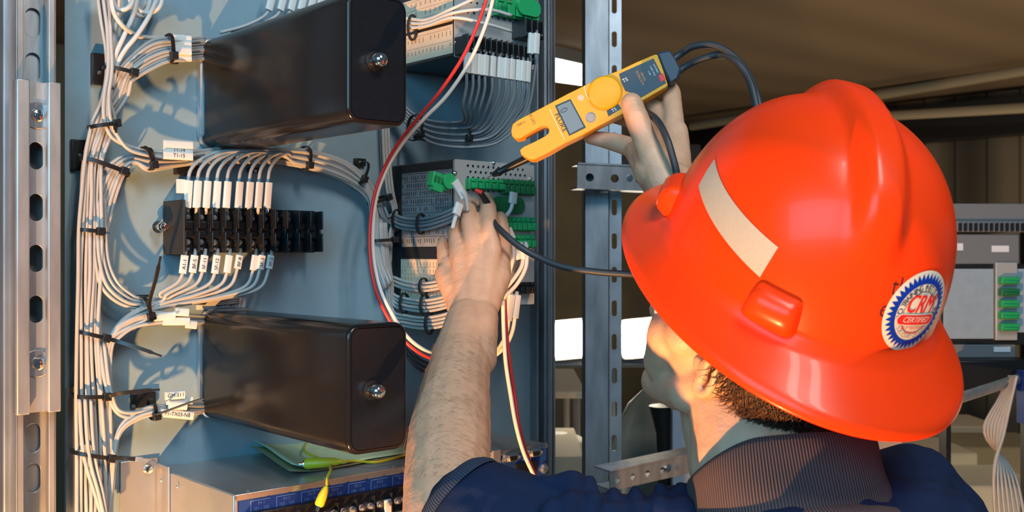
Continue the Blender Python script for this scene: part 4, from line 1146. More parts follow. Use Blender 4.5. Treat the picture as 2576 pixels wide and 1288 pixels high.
# C2: arcs from the trunk over the terminal block to the right
for i in range(7):
    w_ = i * 1.0
    wire('grey wire arching from trunk over the terminal block to the right, %s' % ORT[i], 'wires arching above the terminal block',
         [(206 + 7 * i, 1000, .022), (204 + 8 * i, 860, .022), (206 + 7 * i, 700, .020), (214 + 9 * i, 590, .022), (232 + 9.5 * i, 500, .024), (262 + 9 * i, 430, .026), (312 + 5 * i, 392 + 3 * i, .026), (375, 392 + 6 * i, .026), (440, 400 + 3 * i, .020), (520, 396 + 2 * i, .016), (600, 384 + 4 * i, .018), (690, 376 + 5.5 * i, .020), (770, 380 + 7 * i, .022), (845, 397 + 8 * i, .022), (900, 428 + 8 * i, .020), (940 - 2 * i, 478 + 5 * i, .018), (958 - 4 * i, 550, .018), (960 - 3 * i, 640, .02), (985 - 3 * i, 710 + 3 * i, .03)])
# C: top row of the terminal block
xs = [474, 497, 521, 546, 572, 602, 628, 652, 675]
for i, x in enumerate(xs):
    wire('grey wire with white sleeve, terminal block top row, %s' % ORD[i], 'terminal block top wires',
         [(x - 3, 536, .040), (x - 2, 520, .046), (x, 450, .046), (x + 12 - i * .5, 418, .044), (x + 44 - 2 * i, 394, .040), (x + 100 - 6 * i, 380 + i, .036), (740, 376 + 4.5 * i, .032), (800, 386 + 5 * i, .028), (870, 412 + 5 * i, .024), (922, 462 + 3 * i, .022), (948 - 1.5 * i, 530, .020), (952 - i, 620, .020), (970, 700 + 2 * i, .026)],
         sleeves=[((x - 3, 526 - 3, .048), (x + 2, 454 + i * .6, .048), .0043, .5)])
# one spare sleeve at the far left
mb = MB(); a = L(457, 450, .050)
mb.pb(a.x - .004, a.x + .0055, .044, .048, a.z - .0155, a.z)
tag(obj('marker_sleeve', mb, M['sleeve'], bevel=.0005), 'spare white marker sleeve just left of the top row above the terminal block', 'wire marker')
# black square cable mounts
def mount(px, py, w, h, label, off=.0006, hole=None, d=.006):
    a = L(px, py, off + d / 2); u = w * .00046; v = h * .00044
    t = thing('tie_mount', PM @ V((a.x, -off, a.z - v / 2)), label, 'cable mount', None, PM.to_3x3())
    mb = MB(); mb.pb(a.x - u / 2, a.x + u / 2, off, off + d, a.z - v / 2, a.z + v / 2); obj('mount_base', mb, M['black'], t, bevel=.001)
    hx, hz = (L(hole[0], hole[1], off + d).x, L(hole[0], hole[1], off + d).z) if hole else (a.x, a.z - v * .2)
    mb = MB(); mb.lathe([(.0001, 0), (.0022, 0), (.0019, .0012), (.0001, .0014)], PM @ V((hx, -(off + d), hz)), NN, 12); obj('rivet', mb, M['zinc'], t, angle=30)
mount(251, 175, 40, 78, 'black cable-tie mount on the panel beside the uppermost tie of the trunk', hole=(250, 182))
mount(202, 390, 44, 74, 'black cable-tie mount left of the trunk by the diagonal tie', hole=(201, 391))
mount(470, 428, 62, 26, 'flat black cable-tie mount above the terminal block end plate', d=.010)
mount(345, 752, 62, 20, 'flat black cable-tie mount under the upright tie tail', hole=(346, 755))
mount(360, 1006, 60, 38, 'black cable-tie mount left of the lower relay case bottom corner', hole=(336, 1022))
mount(430, 148, 36, 24, 'small black cable-tie mount under the tie beside the white markers of the upper relay')
mount(905, 408, 36, 22, 'small black cable-tie mount on the bare panel at the right arc of wires', hole=(905, 408))
mount(640, 428, 40, 14, 'small black cable-tie mount half hidden under the wires above the terminal block', d=.004)
# D: bottom row
xb = [(462, 'A1-1'), (487, 'BF-5'), (512, '5F-11'), (543, '5F-12'), (574, ''), (600, 'BF-8'), (640, ''), (657, '5F-3'), (679, '5F-2')]
for i, (x, tx) in enumerate(xb):
    y1 = 688 - (i % 3) * 2 - (i > 4) * 8
    wire('grey wire with marker sleeve, terminal block bottom row, %s' % ORD[i], 'terminal block bottom wires',
         [(x + 5, 628, .040), (x + 3, 645, .046), (x - 3, y1, .046), (x - 18 - i, 712 + i * 1.5, .044), (x - 60 - 6 * i, 738 + i * 1.2, .040), (410 - 2 * i, 754 + 3 * i, .036), (362, 772 + 5 * i, .034), (315 - 2 * i, 800 + 5 * i, .032), (283 - 2 * i, 838 + 4 * i, .030), (262 + 2 * i, 900, .028), (258 + 2.6 * i, 1000, .026), (262 + 2.5 * i, 1140, .024), (256 + 3 * i, 1310, .024)],
         sleeves=[((x + 3, 642, .0475), (x - 3, y1, .0475), .0042, .5, tx)])
# D2: from the trunk, sweeping right below the block
for i in range(4):
    wire('grey wire dropping from trunk then sweeping right under the terminal block, %s' % ORT[3 - i], 'wires sweeping right below the block',
         [(240 + 8 * i, 500, .026), (236 + 10 * i, 590, .030), (240 + 11 * i, 660, .032), (256 + 13 * i, 722 - 4 * i, .032), (300 + 10 * i, 762 - 7 * i, .030), (356, 775 - 8 * i, .028), (430, 770 - 5 * i, .024), (520, 756 + 3 * i, .016), (600, 742 + 6 * i, .008)])
# E: lower relay top left
for i in range(4):
    wire('grey wire running to the top left corner of the lower relay, %s' % ORT[i], 'wires to the lower relay top',
         [(514, 795 + 5 * i, .007), (495, 794 + 6 * i, .015), (440, 790 + 7 * i, .034), (385, 786 + 9 * i, .036), (335, 800 + 8 * i, .034), (298, 826 + 8 * i, .032), (276 + 2 * i, 870, .030), (268 + 3 * i, 950, .028), (266 + 4 * i, 1140, .024), (270, 1310, .022)],
         sleeves=[(((440, 784, .040), (474, 786, .040)), ((388, 798, .040), (440, 794, .040)), ((410, 808, .041), (476, 808, .040)), ((468, 815, .036), (494, 818, .034)))[i] + (.0046, .5)])
# F: lower relay bottom left
for i in range(3):
    wire('grey wire dipping from trunk to the lower relay bottom corner, %s' % ORT[i], 'wires dipping to the lower relay bottom',
         [(250 + 6 * i, 860, .030), (262 + 5 * i, 950, .034), (278 + 3 * i, 1010 - 4 * i, .034), (300, 1042 - 5 * i, .034), (335, 1050 - 6 * i, .034), (385, 1036 - 4 * i, .034), (440, 1018 + 2 * i, .032), (495, 1014 + 4 * i, .015), (514, 1014 + 4 * i, .007)],
         sleeves=[(((416, 996, .044), (464, 992, .044)), ((418, 1008, .042), (484, 1006, .040)), ((425, 1020, .042), (470, 1021, .042)))[i] + (.0046, .5, ('GM-511', '', '')[i])])
for i in range(4):
    wire('grey wire curving down from the lower relay bottom corner to trunk, %s' % ORT[i], 'wires from the lower relay bottom down',
         [(514, 1022 + 4 * i, .007), (495, 1024 + 5 * i, .015), (440, 1024 + 6 * i, .034), (384, 1022 + 7 * i, .036), (336, 1042 + 6 * i, .034), (304, 1072 + 5 * i, .032), (286 + 2 * i, 1130, .030), (276 + 3 * i, 1210, .028), (262 + 5 * i, 1310, .026)],
         sleeves=[((402, 1038, .043), (486, 1046, .040), .0046, .5, 'P1-TX03-NB')] if i == 3 else [])
for i in range(3):
    wire('grey wire crossing diagonally low in the trunk, %s of three' % ORD[i], 'crossing wires low in the trunk',
         [(200 + 14 * i, 1000, .036), (205 + 14 * i, 1100, .038), (216 + 13 * i, 1170, .040), (238 + 10 * i, 1240, .040), (262 + 4 * i, 1320, .038)])
# loose loops at the top left
loops = [[(350, -20, .03), (338, 30, .04), (312, 90, .046), (290, 140, .042), (276, 200, .036), (262, 280, .032)],
         [(402, -20, .03), (378, 35, .042), (345, 88, .046), (315, 125, .042), (294, 165, .038), (282, 220, .034)],
         [(278, -20, .05), (286, 30, .052), (306, 62, .05), (328, 80, .042), (352, 92, .030), (400, 96, .020), (470, 92, .014)],
         [(340, -20, .045), (330, 10, .05), (312, 24, .05), (292, 20, .046), (280, -20, .040)],
         [(412, -20, .03), (404, 12, .036), (388, 28, .036), (365, 32, .030), (345, 20, .026), (338, -20, .020)],
         [(300, -20, .03), (296, 30, .032), (286, 90, .034), (280, 150, .034), (270, 220, .032)],
         [(322, -20, .026), (334, 20, .028), (352, 40, .030), (372, 20, .026), (380, -20, .02)]]
lt = ['left of two crossing over the arc', 'right of two crossing over the arc', 'bending right behind the others toward the relay', 'making a small round loop at the photo top', 'hooking back up at the right of the loose ones', 'running nearly straight down beside the trunk', 'making a shallow U at the photo top']
for p, l in zip(loops, lt): wire('loose light wire top left, ' + l, 'loose wires at the top left', p, r=.0026, m='wire2')
# markers above the upper relay
for i, x in enumerate((683, 712, 738, 763, 787, 808)):
    wire('white-sleeved wire above the upper relay case, %s' % ORD[i], 'markers above the upper relay',
         [(x + 6, -40, .034), (x, 0, .034), (x - 8, 28, .034), (x - 26, 46, .032), (x - 70, 66, .026), (x - 130, 82, .018)],
         sleeves=[((x + 6, -26, .036), (x - 7, 26, .036), .0046, .5)])
# G: vertical wires at the left of the modules
for i in range(3):
    wire('blue-grey wire running down beside the relay modules, %s of three' % ('leftmost', 'middle', 'rightmost')[i], 'wires down beside the modules',
         [(962 + 7 * i, 300, .012), (966 + 7 * i, 400, .012), (974 + 7 * i, 480, .014), (990 + 4 * i, 535, .012), (978 + 4 * i, 600, .014), (972 + 5 * i, 660, .016)])
side_sets = [(.046, 4, 'high bundle over the lower module side'), (-.034, 3, 'bundle over the lower cream label'), (-.058, 4, 'bundle just below the lower cream label'), (-.080, 4, 'lowest bundle under the lower module side')]
for k, (z, n_, nm) in enumerate(side_sets):
    for i in range(n_):
        y = z + (i - n_ / 2) * .0046
        st_ = [(952 + 5 * i + 3 * k, 520 if k == 0 else 600, .018), (962 + 5 * i + 4 * k, 545 if k == 0 else 650, .020)] if k == 0 else [(940 + 6 * i + 4 * k, 560, .020), (946 + 6 * i + 4 * k, 640, .022), (960 + 6 * i + 3 * k, 690 + 8 * k, .022)]
        wire('grey wire in the %s, %s' % (nm, ORT[n_ - 1 - i]), 'wires in the ' + nm, st_ + [Q(UD - .012, .020, y + .004), Q(UD - .008 - .002 * (i % 2), .045, y - .002), Q(UD - .008 - .002 * (i % 2), .085, y - .003), Q(UD - .008, .125, y + .003), Q(UD - .004, .150, y + .012)], n=6, m='wire_shaded' if k == 0 else 'wire')
for i in range(3):
    z = .292 + i * .006
    wire('light wire crossing the cream side label of the upper module, %s' % ('lowest', 'middle one', 'topmost')[i], 'wires across the upper module label',
         [Q(UD - .03, .02, z + .01), Q(UD - .010, .05, z + .004), Q(UD - .009, .09, z - .002 * i), Q(UD - .006, .14, z + .002), Q(UD + .03, .160, z + .012 * (i - .3)), Q(UD + .07, .162, z + .014 * (i - .5))], m='wire2')
# H: hanging loops from the upper module
hx = [1176, 1192, 1207, 1222, 1240, 1258, 1274, 1288, 1304, 1316, 1328, 1336, 1350]
for i, x in enumerate(hx):
    last = i > 10
    yt = (84 if last else 132 + (x - 1176) * .15); yb_ = yt + 52
    g = i * 5.2
    wire('hanging white-sleeved wire under the upper module, %s' % ORD[i], 'hanging marked wires of the upper module',
         [(x + 1, yt - 8, .155), (x, yt + 4, .160), (x - 2, yb_, .160), (x - 3, yb_ + 36, .155), (x - 12 - i * 1.2, 268 + i * 1.5, .140), ((x + 1150) / 2 + 6, 300 + g * .9, .115), (1148 + i * 2, 308 + g, .095), (1095, 306 + g * .9, .070), (1050, 292 + g * .7, .045), (1012, 262 + g * .6, .030), (985, 225 + g, .020)],
         sleeves=[((x + .5, yt, .1605), (x - 2, yb_, .1605), .0046, .6)], m='wire_shaded', r=.0019)
# small connector wires of the lower module
sm = [([(1292, 488, .150), (1290, 505, .155), (1283, 530, .155), (1262, 552, .150), (1235, 570, .145)], ((1292, 484, .155), (1289, 512, .155)), 'from the oval connector of the lower module'),
      ([(1146, 458, .150), (1160, 480, .160), (1172, 500, .160), (1176, 530, .155)], ((1143, 456, .158), (1166, 496, .158)), 'hanging diagonally at the lower module plate corner'),
      ([(1158, 520, .150), (1146, 545, .152), (1138, 575, .150)], ((1156, 512, .154), (1147, 540, .154)), 'tucked below the diagonal one at the lower module corner'),
      ([(1278, 580, .150), (1286, 600, .160), (1292, 640, .160), (1280, 690, .155), (1262, 720, .15)], ((1277, 576, .158), (1288, 602, .158)), 'dropping from the third green connector row'),
      ([(1310, 610, .150), (1316, 640, .158), (1312, 670, .160), (1290, 705, .155), (1262, 735, .15)], ((1303, 628, .158), (1306, 652, .158)), 'left of the pair under the lowest green row'),
      ([(1322, 610, .150), (1326, 640, .158), (1322, 675, .160), (1300, 715, .155), (1266, 750, .15)], ((1320, 628, .158), (1322, 652, .158)), 'right of the pair under the lowest green connector'),
      ([(1286, 735, .150), (1284, 760, .154), (1276, 830, .15), (1262, 865, .14), (1240, 892, .12), (1200, 915, .10)], ((1287, 742, .154), (1277, 806, .154)), 'left of the pair under the black terminal'),
      ([(1300, 735, .150), (1299, 760, .154), (1290, 830, .15), (1270, 872, .14), (1238, 900, .12), (1196, 925, .10)], ((1301, 742, .154), (1294, 800, .154)), 'right of the pair under the black terminal')]
for p, s, l in sm: wire('white-sleeved light wire ' + l, 'sleeved wires of the lower module', p, r=.0027, m='wire2', sleeves=[s + (.0058, .5)])
for i in range(3):
    wire('dark grey wire sagging behind the forearm below the lower module, %s' % ORT[i], 'sagging dark wires', [(1010, 830 + 10 * i, .02), (1030, 880 + 12 * i, .04), (1070, 912 + 12 * i, .05), (1130, 925 + 10 * i, .06), (1200, 915, .07)], m='rubber')
# red and white twin leads
red1 = [(1232, -30, .22), (1206, 50, .215), (1166, 140, .20), (1110, 226, .175), (1056, 292, .15), (1008, 352, .12), (972, 412, .10), (944, 482, .09), (931, 560, .085), (930, 640, .085), (942, 720, .09), (966, 780, .095), (1000, 836, .10), (1040, 878, .11), (1090, 903, .12), (1150, 905, .13)]
wht1 = [(1246, -30, .22), (1226, 50, .215), (1184, 150, .20), (1126, 238, .175), (1066, 300, .15), (1014, 360, .12), (976, 420, .10), (948, 492, .088), (938, 570, .083), (940, 650, .083), (956, 726, .09), (984, 786, .10), (1020, 842, .11), (1060, 876, .115), (1110, 896, .12), (1180, 902, .13)]
wire('red wire hanging in a long arc from the top past the upper relay case', None, red1, r=.0021, m='wire_red', n=8)
wire('cream wire hanging in a long arc alongside the red one past the upper relay case', None, wht1, r=.0024, m='wire_white', n=8)
wire('red wire hanging from the lower module down past the blue front', None, [(1270, 756, .20), (1274, 830, .20), (1282, 910, .205), (1294, 990, .21), (1306, 1070, .22), (1324, 1140, .225), (1350, 1200, .23), (1385, 1290, .24)], r=.0022, m='wire_red')
wire('white wire hanging from the lower module down past the blue front beside the red one', None, [(1265, 756, .20), (1267, 830, .20), (1272, 910, .205), (1284, 990, .21), (1298, 1070, .22), (1318, 1140, .225), (1347, 1205, .23), (1382, 1290, .24)], r=.0025, m='wire_white')
wire('thin dark lead lying from the wire trunk tie across to the lower relay case bottom', None, [(390, 1044, .045), (430, 1030, .06), (480, 1012, .075), (515, 1002, .085)], r=.0012, m='rubber')

# cable ties
def tie(a, b, off, depth, label, tail=None, head=True, w=.0042, m='black', tan=False, curl=None):
    A, B = W(a[0], a[1], off), W(b[0], b[1], off)
    c = (A + B) / 2; ax = (B - A); ha = ax.length / 2; ax.normalize(); cr = ax.cross(NN).normalized()
    mb = MB(); k = 28; r1 = []; th = .0013
    ring = []
    for j in range(k):
        t = 2 * PI * j / k; cs, sn = math.cos(t), math.sin(t)
        sx = math.copysign(abs(cs) ** .8, cs); sy = math.copysign(abs(sn) ** .8, sn)
        ring.append((sx, sy))
    prof = [(-w / 2, 0), (w / 2, 0), (w / 2, th), (-w / 2, th)]
    vs_, fs = [], []
    for sx, sy in ring:
        d = (ax * sx + NN * sy)
        for q_, h in prof: vs_.append(c + ax * (ha * sx) + NN * (depth / 2 * sy) + d.normalized() * h + cr * q_)
    for j in range(k):
        for q_ in range(4):
            a_ = j * 4 + q_; b_ = j * 4 + (q_ + 1) % 4; j2 = ((j + 1) % k) * 4
            fs.append((a_, b_, j2 + (q_ + 1) % 4, j2 + q_))
    mb.add(vs_, fs)
    o = tag(obj('cable_tie', mb, M[m], bevel=.0003), label, 'cable tie')
    f = .62
    hc = c + ax * (ha * f) + NN * (depth / 2 * .85 + .002)
    if head:
        mb = MB(); X = Matrix(((ax.x, cr.x, NN.x, hc.x), (ax.y, cr.y, NN.y, hc.y), (ax.z, cr.z, NN.z, hc.z), (0, 0, 0, 1)))
        mb.box((-.0042, -.0042, -.003), (.0042, .0042, .0035), 0, X); obj('head', mb, M[m], o, bevel=.0008)
    if tail:
        pts = [hc] + [W(*p) for p in tail]; s = spline(pts, 6); n_ = len(s); mb = MB(); rings = []
        for i, p in enumerate(s):
            t = (s[min(i + 1, n_ - 1)] - s[max(i - 1, 0)]).normalized(); up = (NN - t * NN.dot(t)).normalized(); sd = t.cross(up)
            ww = w / 2 * (1 if i < n_ - 3 else .55)
            rings.append([p + sd * x + up * y for x, y in ((-ww, -.0006), (ww, -.0006), (ww, .0006), (-ww, .0006))])
        mb.rings(rings); obj('tail', mb, M[m], o, bevel=.0002)
        if tan:
            mb = MB(); cut = rings[-7:]; mb.rings([[q + (q - sum(r, V()) / 4) * .25 + NN * .0003 for q in r] for r in cut]); obj('tail_tip', mb, M['galv'], o)
    return o
tie((262, 170), (340, 190), .034, .026, 'black cable tie holding the trunk beside the uppermost mount')
tie((424, 88), (428, 156), .036, .020, 'black cable tie standing upright beside the upper relay white markers', tail=[(432, 92, .05), (415, 90, .05)])
tie((226, 320), (292, 312), .032, .030, 'black cable tie with a curled tail where the arc joins the trunk', tail=[(290, 318, .052), (292, 334, .050)])
tie((206, 398), (322, 440), .026, .026, 'black cable tie lying diagonally across trunk and arc', w=.0048)
tie((372, 374), (380, 426), .034, .018, 'black cable tie on the upper relay bottom wires, tail pointing left', tail=[(372, 376, .046), (354, 371, .046)])
tie((192, 578), (252, 584), .026, .028, 'short-tailed black cable tie across the trunk level with the terminal block', tail=[(276, 588, .044)])
tie((358, 748), (374, 806), .034, .020, 'black cable tie with a long tail standing up below the terminal block', tail=[(376, 760, .060), (392, 700, .075), (404, 645, .085)])
tie((192, 834), (268, 852), .026, .030, 'black cable tie on the trunk with a long tail slanting down right', tail=[(300, 860, .055), (350, 876, .066), (407, 896, .075)])
tie((182, 996), (272, 994), .026, .032, 'black cable tie on the trunk with a long level tail over a black mount', tail=[(300, 990, .055), (350, 984, .062), (402, 980, .068)])
tie((182, 1136), (284, 1150), .026, .036, 'lowest black cable tie on the trunk with a tan-tipped tail', tail=[(310, 1152, .055), (340, 1155, .060), (372, 1157, .064)], tan=True)
tie((380, 1006), (386, 1054), .035, .018, 'black cable tie gathering the wires at the lower relay bottom corner')
tie((768, 370), (764, 428), .028, .028, 'black cable tie on the wires above the terminal block right end')
tie((918, 408), (900, 462), .024, .024, 'black cable tie beside the small mount on the right arc of wires')
tie((930, 512), (972, 494), .020, .024, 'black cable tie where the right arc of wires turns down')
tie((934, 606), (990, 602), .022, .026, 'black cable tie on the wires left of the cream label')
tie((1046, 290), (1040, 352), .060, .030, 'black cable tie on the hanging loops next to the upper relay case', tail=[(1042, 345, .08), (1070, 354, .07)])
tie((1164, 318), (1162, 356), .092, .030, 'black cable tie at the bottom of the hanging loops')
def tie_side(off, z, h, label):
    c = Q(UD - .0085, off, z); mb = MB(); r_ = []
    ux, n_ = PM.to_3x3() @ V((1, 0, 0)), NN
    for j in range(20):
        t = 2 * PI * j / 20; d = ux * (.0062 * math.cos(t)) + V((0, 0, 1)) * (h / 2 * math.sin(t)); r_.append((c + d, c + d * 1.15 + ux * .0006 * math.cos(t)))
    vs_, fs = [], []
    for a_, b_ in r_: vs_ += [a_ - n_ * .0022, a_ + n_ * .0022, b_ + n_ * .0022, b_ - n_ * .0022]
    for j in range(20):
        for q_ in range(4): j2 = ((j + 1) % 20) * 4; fs.append((j * 4 + q_, j * 4 + (q_ + 1) % 4, j2 + (q_ + 1) % 4, j2 + q_))
    mb.add(vs_, fs); tag(obj('cable_tie', mb, M['black'], bevel=.0002), label, 'cable tie')
tie_side(.024, .047, .026, 'black cable tie at the left end of the uppermost side bundle of the lower module')
tie_side(.076, .041, .024, 'black cable tie in the middle of the uppermost side bundle of the lower module')
tie_side(.082, -.039, .020, 'black cable tie on the bundle over the cream label')
tie_side(.040, -.062, .025, 'black cable tie at the left of the bundle below the cream label')
tie_side(.084, -.063, .026, 'black cable tie in the middle of the bundle below the cream label')
tie_side(.094, -.085, .026, 'black cable tie on the lowest side bundle of the lower module')
tie_side(.058, .295, .030, 'black cable tie on the light wires over the upper module label')

# yellow test clips on the note
def clip(label, body, lead, rb=.0052):
    a, b = body
    o = thing('test_clip', a, label, 'test clip')
    mb = MB(); ax = (b - a).normalized(); Ln = (b - a).length
    mb.lathe([(.0001, 0), (rb * .8, 0), (rb, Ln * .08), (rb * .95, Ln * .5), (rb * .75, Ln * .8), (rb * .35, Ln), (.0001, Ln)], a, ax, 16)
    obj('boot', mb, M['yellowlead'], o, angle=50)
    mb = MB(); mb.lathe([(rb * .5, -.001), (rb * .75, -.001), (rb * .75, .001), (rb * .5, .001)], a, ax, 16); mb.cyl(a - ax * .006, a + ax * .004, .0018, seg=10)
    obj('metal_tip', mb, M['chrome'], o)
    mb = MB(); mb.tube(spline(lead, 7), .0015, 8); obj('lead', mb, M['yellowlead'], o, angle=180)
cp = lambda px, py, off: W(px, py, off)
clip('yellow test clip hanging down over the instrument screw terminals', (cp(802, 1272, cD + .022), cp(822, 1222, cD + .026)), [cp(822, 1222, cD + .026), cp(824, 1200, cD + .022), cp(832, 1180, cD + .012), top_pt(826, 1168, .008), top_pt(800, 1152, .008), top_pt(772, 1140, .010), top_pt(764, 1128, .012), top_pt(770, 1115, .008)])
a, b = top_pt(766, 1167, .010), top_pt(862, 1161, .012)
clip('yellow test clip lying flat on the green note', (a, b), [b, top_pt(900, 1160, .008), top_pt(940, 1163, .008), top_pt(980, 1156, .008), top_pt(1020, 1144, .008), top_pt(1060, 1135, .01)], rb=.0062)
# ================================================================== THE HALL BEHIND
def bobj(name, label, cat, mb, m, bevel=.002, group=None): return tag(obj(name, mb, m, bevel=bevel), label, cat, group)
WC = V((1.53, 9.0, 0)); nd = NN; 
CEIL = 2.62
mb = MB(); mb.box((-6, 2.2, CEIL), (9, 12, CEIL + .05)); tag(obj('ceiling', mb, M['ceiling']), kind='structure')
mb = MB(); mb.box((-6, -1, -.05), (9, 12, 0)); tag(obj('floor', mb, M['floor']), kind='structure')
def wallbox(a, b, z0, z1, th, out):
    d = (b - a); n_ = out; mb = MB()
    mb.add([a + V((0, 0, z0)), b + V((0, 0, z0)), b + n_ * th + V((0, 0, z0)), a + n_ * th + V((0, 0, z0)), a + V((0, 0, z1)), b + V((0, 0, z1)), b + n_ * th + V((0, 0, z1)), a + n_ * th + V((0, 0, z1))],
           [(0, 3, 2, 1), (4, 5, 6, 7), (0, 1, 5, 4), (1, 2, 6, 5), (2, 3, 7, 6), (3, 0, 4, 7)]); return mb
tag(obj('wall_back', wallbox(WC - UU * 6.5, WC, 0, CEIL, .1, V((0, 1, 0))), M['wall']), kind='structure')
# right wall: ribbed metal siding, built as ribs
b_end = WC + nd * 6
mb = wallbox(WC, b_end, 0, CEIL, .1, V((UU.x, UU.y, 0)))
Xw = Matrix(((nd.x, -UU.x, 0, WC.x), (nd.y, -UU.y, 0, WC.y), (0, 0, 1, 0), (0, 0, 0, 1)))
for i in range(26):
    x = .15 + i * .22; mb.add([(x, 0, 0), (x + .03, .035, 0), (x + .09, .035, 0), (x + .12, 0, 0), (x, 0, CEIL), (x + .03, .035, CEIL), (x + .09, .035, CEIL), (x + .12, 0, CEIL)], [(0, 1, 5, 4), (1, 2, 6, 5), (2, 3, 7, 6)], 0, Xw)
tag(obj('wall_right', mb, M['siding']), kind='structure')
mb = MB(); mb.box((0.0, .04, 2.30), (6, .16, CEIL - .06), 0, Xw); tag(obj('trim_1', mb, M['rackblack'], bevel=.004), kind='structure')
# conduits on the wall head
def pipe(a, b, r, label):
    mb = MB(); mb.cyl(a, b, r, seg=14); tag(obj('conduit', mb, M['pipe'], angle=60), label, 'pipe')
pipe(P(1740, 318, 8.2), P(2640, 166, 6.0), .035, 'tan conduit sloping along the ceiling edge behind the hard hat')
pipe(P(1990, 306, 7.2), P(2640, 268, 5.8), .030, 'lower tan conduit running along the top of the siding')
pipe(P(1380, 372, 8.6), P(1760, 372, 8.6), .03, 'dark tan conduit low under the ceiling behind the tester')
mb = MB(); a, b = P(1380, 395, 8.4), P(1760, 395, 8.4); mb.box((a.x, 8.35, a.z - .09), (b.x, 8.5, a.z + .09)); bobj('beam', 'dark beam across the far wall behind the raised hand', 'beam', mb, M['rackblack'])
# fluorescent fixture
t = thing('ceiling_light', P(1425, 185, 6.3), 'bright white rectangular ceiling light left of the tester', 'ceiling light')
def cpt(px, py, z): d = V(((px - 1288) / FPX, 1, -(py - 644) / FPX)); return V((0, 0, CAMZ)) + d * ((z - CAMZ) / d.z)
zf = CEIL - .09
q = [cpt(1380, 153, zf), cpt(1473, 173, zf), cpt(1473, 216, zf), cpt(1378, 203, zf)]
mb = MB(); mb.add(q + [p + V((0, 0, .02)) for p in q], [(0, 1, 2, 3), (7, 6, 5, 4), (0, 4, 5, 1), (1, 5, 6, 2), (2, 6, 7, 3), (3, 7, 4, 0)]); obj('diffuser', mb, M['tubeglass'], t)
cq = sum(q, V()) / 4
g = [cq + (p - cq) * 1.04 for p in q]
mb = MB(); mb.add([p + V((0, 0, .0205)) for p in g] + [p + V((0, 0, .088)) for p in g], [(0, 1, 2, 3), (7, 6, 5, 4), (0, 4, 5, 1), (1, 5, 6, 2), (2, 6, 7, 3), (3, 7, 4, 0)]); obj('housing', mb, M['rackgrey'], t)
# flood lamps on one stand
Yf = 3.7
def flood(px, py, label):
    c = P(px, py, Yf); t = thing('flood_lamp', c + V((0, 0, -.09)), label, 'work lamp', 'halogen flood lamps on the stand')
    R = Matrix.Translation(c) @ Matrix.Rotation(math.radians(-6), 4, 'Y')
    w = .061; mb = MB(); mb.prism(rrect(-w, w, -w * 1.02, w * 1.02, .012, 4), [], 0, .004, 0, R @ Matrix.Rotation(PI / 2, 4, 'X')); obj('glass', mb, M['lampglass'], t)
    mb = MB()
    mb.rings([[R @ V((x, y, z)) for x, z in rrect(-s, s, -s, s, .012, 4)] for s, y in ((w + .010, -.006), (w + .010, .03), (.03, .09))], caps=(False, True))
    mb.prism(rrect(-w - .010, w + .010, -w - .010, w + .010, .014, 4), [rrect(-w, w, -w, w, .012, 4)], .0005, .008, 0, R @ Matrix.Rotation(PI / 2, 4, 'X'))
    obj('housing', mb, M['rackgrey'], t)
    mb = MB(); mb.tube([c + V((-.075, .03, 0)), c + V((-.075, .03, -.085)), c + V((.075, .03, -.085)), c + V((.075, .03, 0))], .005, 6); obj('bracket', mb, M['rackgrey'], t)
    l = bpy.data.lights.new('halogen_beam', 'AREA'); l.shape = 'SQUARE'; l.size = .11; l.energy = 42; l.color = (1.0, .86, .62)
    lo = bpy.data.objects.new('halogen_beam', l); col.objects.link(lo); lo.location = c + V((0, -.012, 0)); lo.rotation_euler = (PI / 2, 0, 0)
    return c
c1 = flood(1432, 853, 'left of the two glowing halogen work lamps')
c2 = flood(1610, 850, 'right of the two glowing halogen work lamps, partly behind the face')
t = thing('lamp_stand', V(((c1.x + c2.x) / 2, Yf + .03, 0)), 'thin stand with a crossbar carrying the two halogen lamps', 'lamp stand')
mb = MB(); mb.cyl(V((c1.x - .05, Yf + .03, c1.z - .095)), V((c2.x + .05, Yf + .03, c1.z - .095)), .009, seg=10); obj('crossbar', mb, M['rackgrey'], t)
mb = MB(); mid_x = (c1.x + c2.x) / 2 + .03; mb.cyl(V((mid_x, Yf + .03, .25)), V((mid_x, Yf + .03, c1.z - .09)), .012, seg=10); obj('pole', mb, M['rackgrey'], t)
for k in range(3):
    a_ = k * 2 * PI / 3; mb = MB(); mb.cyl(V((mid_x, Yf + .03, .5)), V((mid_x + .45 * math.cos(a_), Yf + .03 + .45 * math.sin(a_), .012)), .009, seg=8); obj('leg', mb, M['rackgrey'], t)
# slotted rack upright behind
Yr = 2.1
def slotted(name, label, x0, x1, Y, slots, m, z0=0, z1=CEIL):
    mb = MB(); mb.prism([(x0, z0), (x1, z0), (x1, z1), (x0, z1)], [stadium(*s) for s in slots], 0, .003, 0, Matrix.Translation((0, Y, 0)) @ Matrix.Rotation(PI / 2, 4, 'X')); return mb
t = thing('rack_upright', P(1515, 2300, Yr), 'tall slotted blue-grey rack upright standing behind the tester and the helmet brim', 'rack upright')
xa, xb_, xc = P(1468, 0, Yr).x, P(1530, 0, Yr).x, P(1563, 0, Yr).x
k = Yr / FPX
ss = [(P(1545, 15 + 84.5 * i, Yr).x, P(0, 15 + 84.5 * i, Yr).z, 13 * k, 40 * k) for i in range(22)]
obj('slotted_face', slotted('', '', xb_, xc, Yr, [s for s in ss if s[1] > .05], mat('rack_light_steel', (.33, .38, .43), .4, .5, .15, 20)), mat('rack_light_steel', (.33, .38, .43), .4, .5, .15, 20), t)
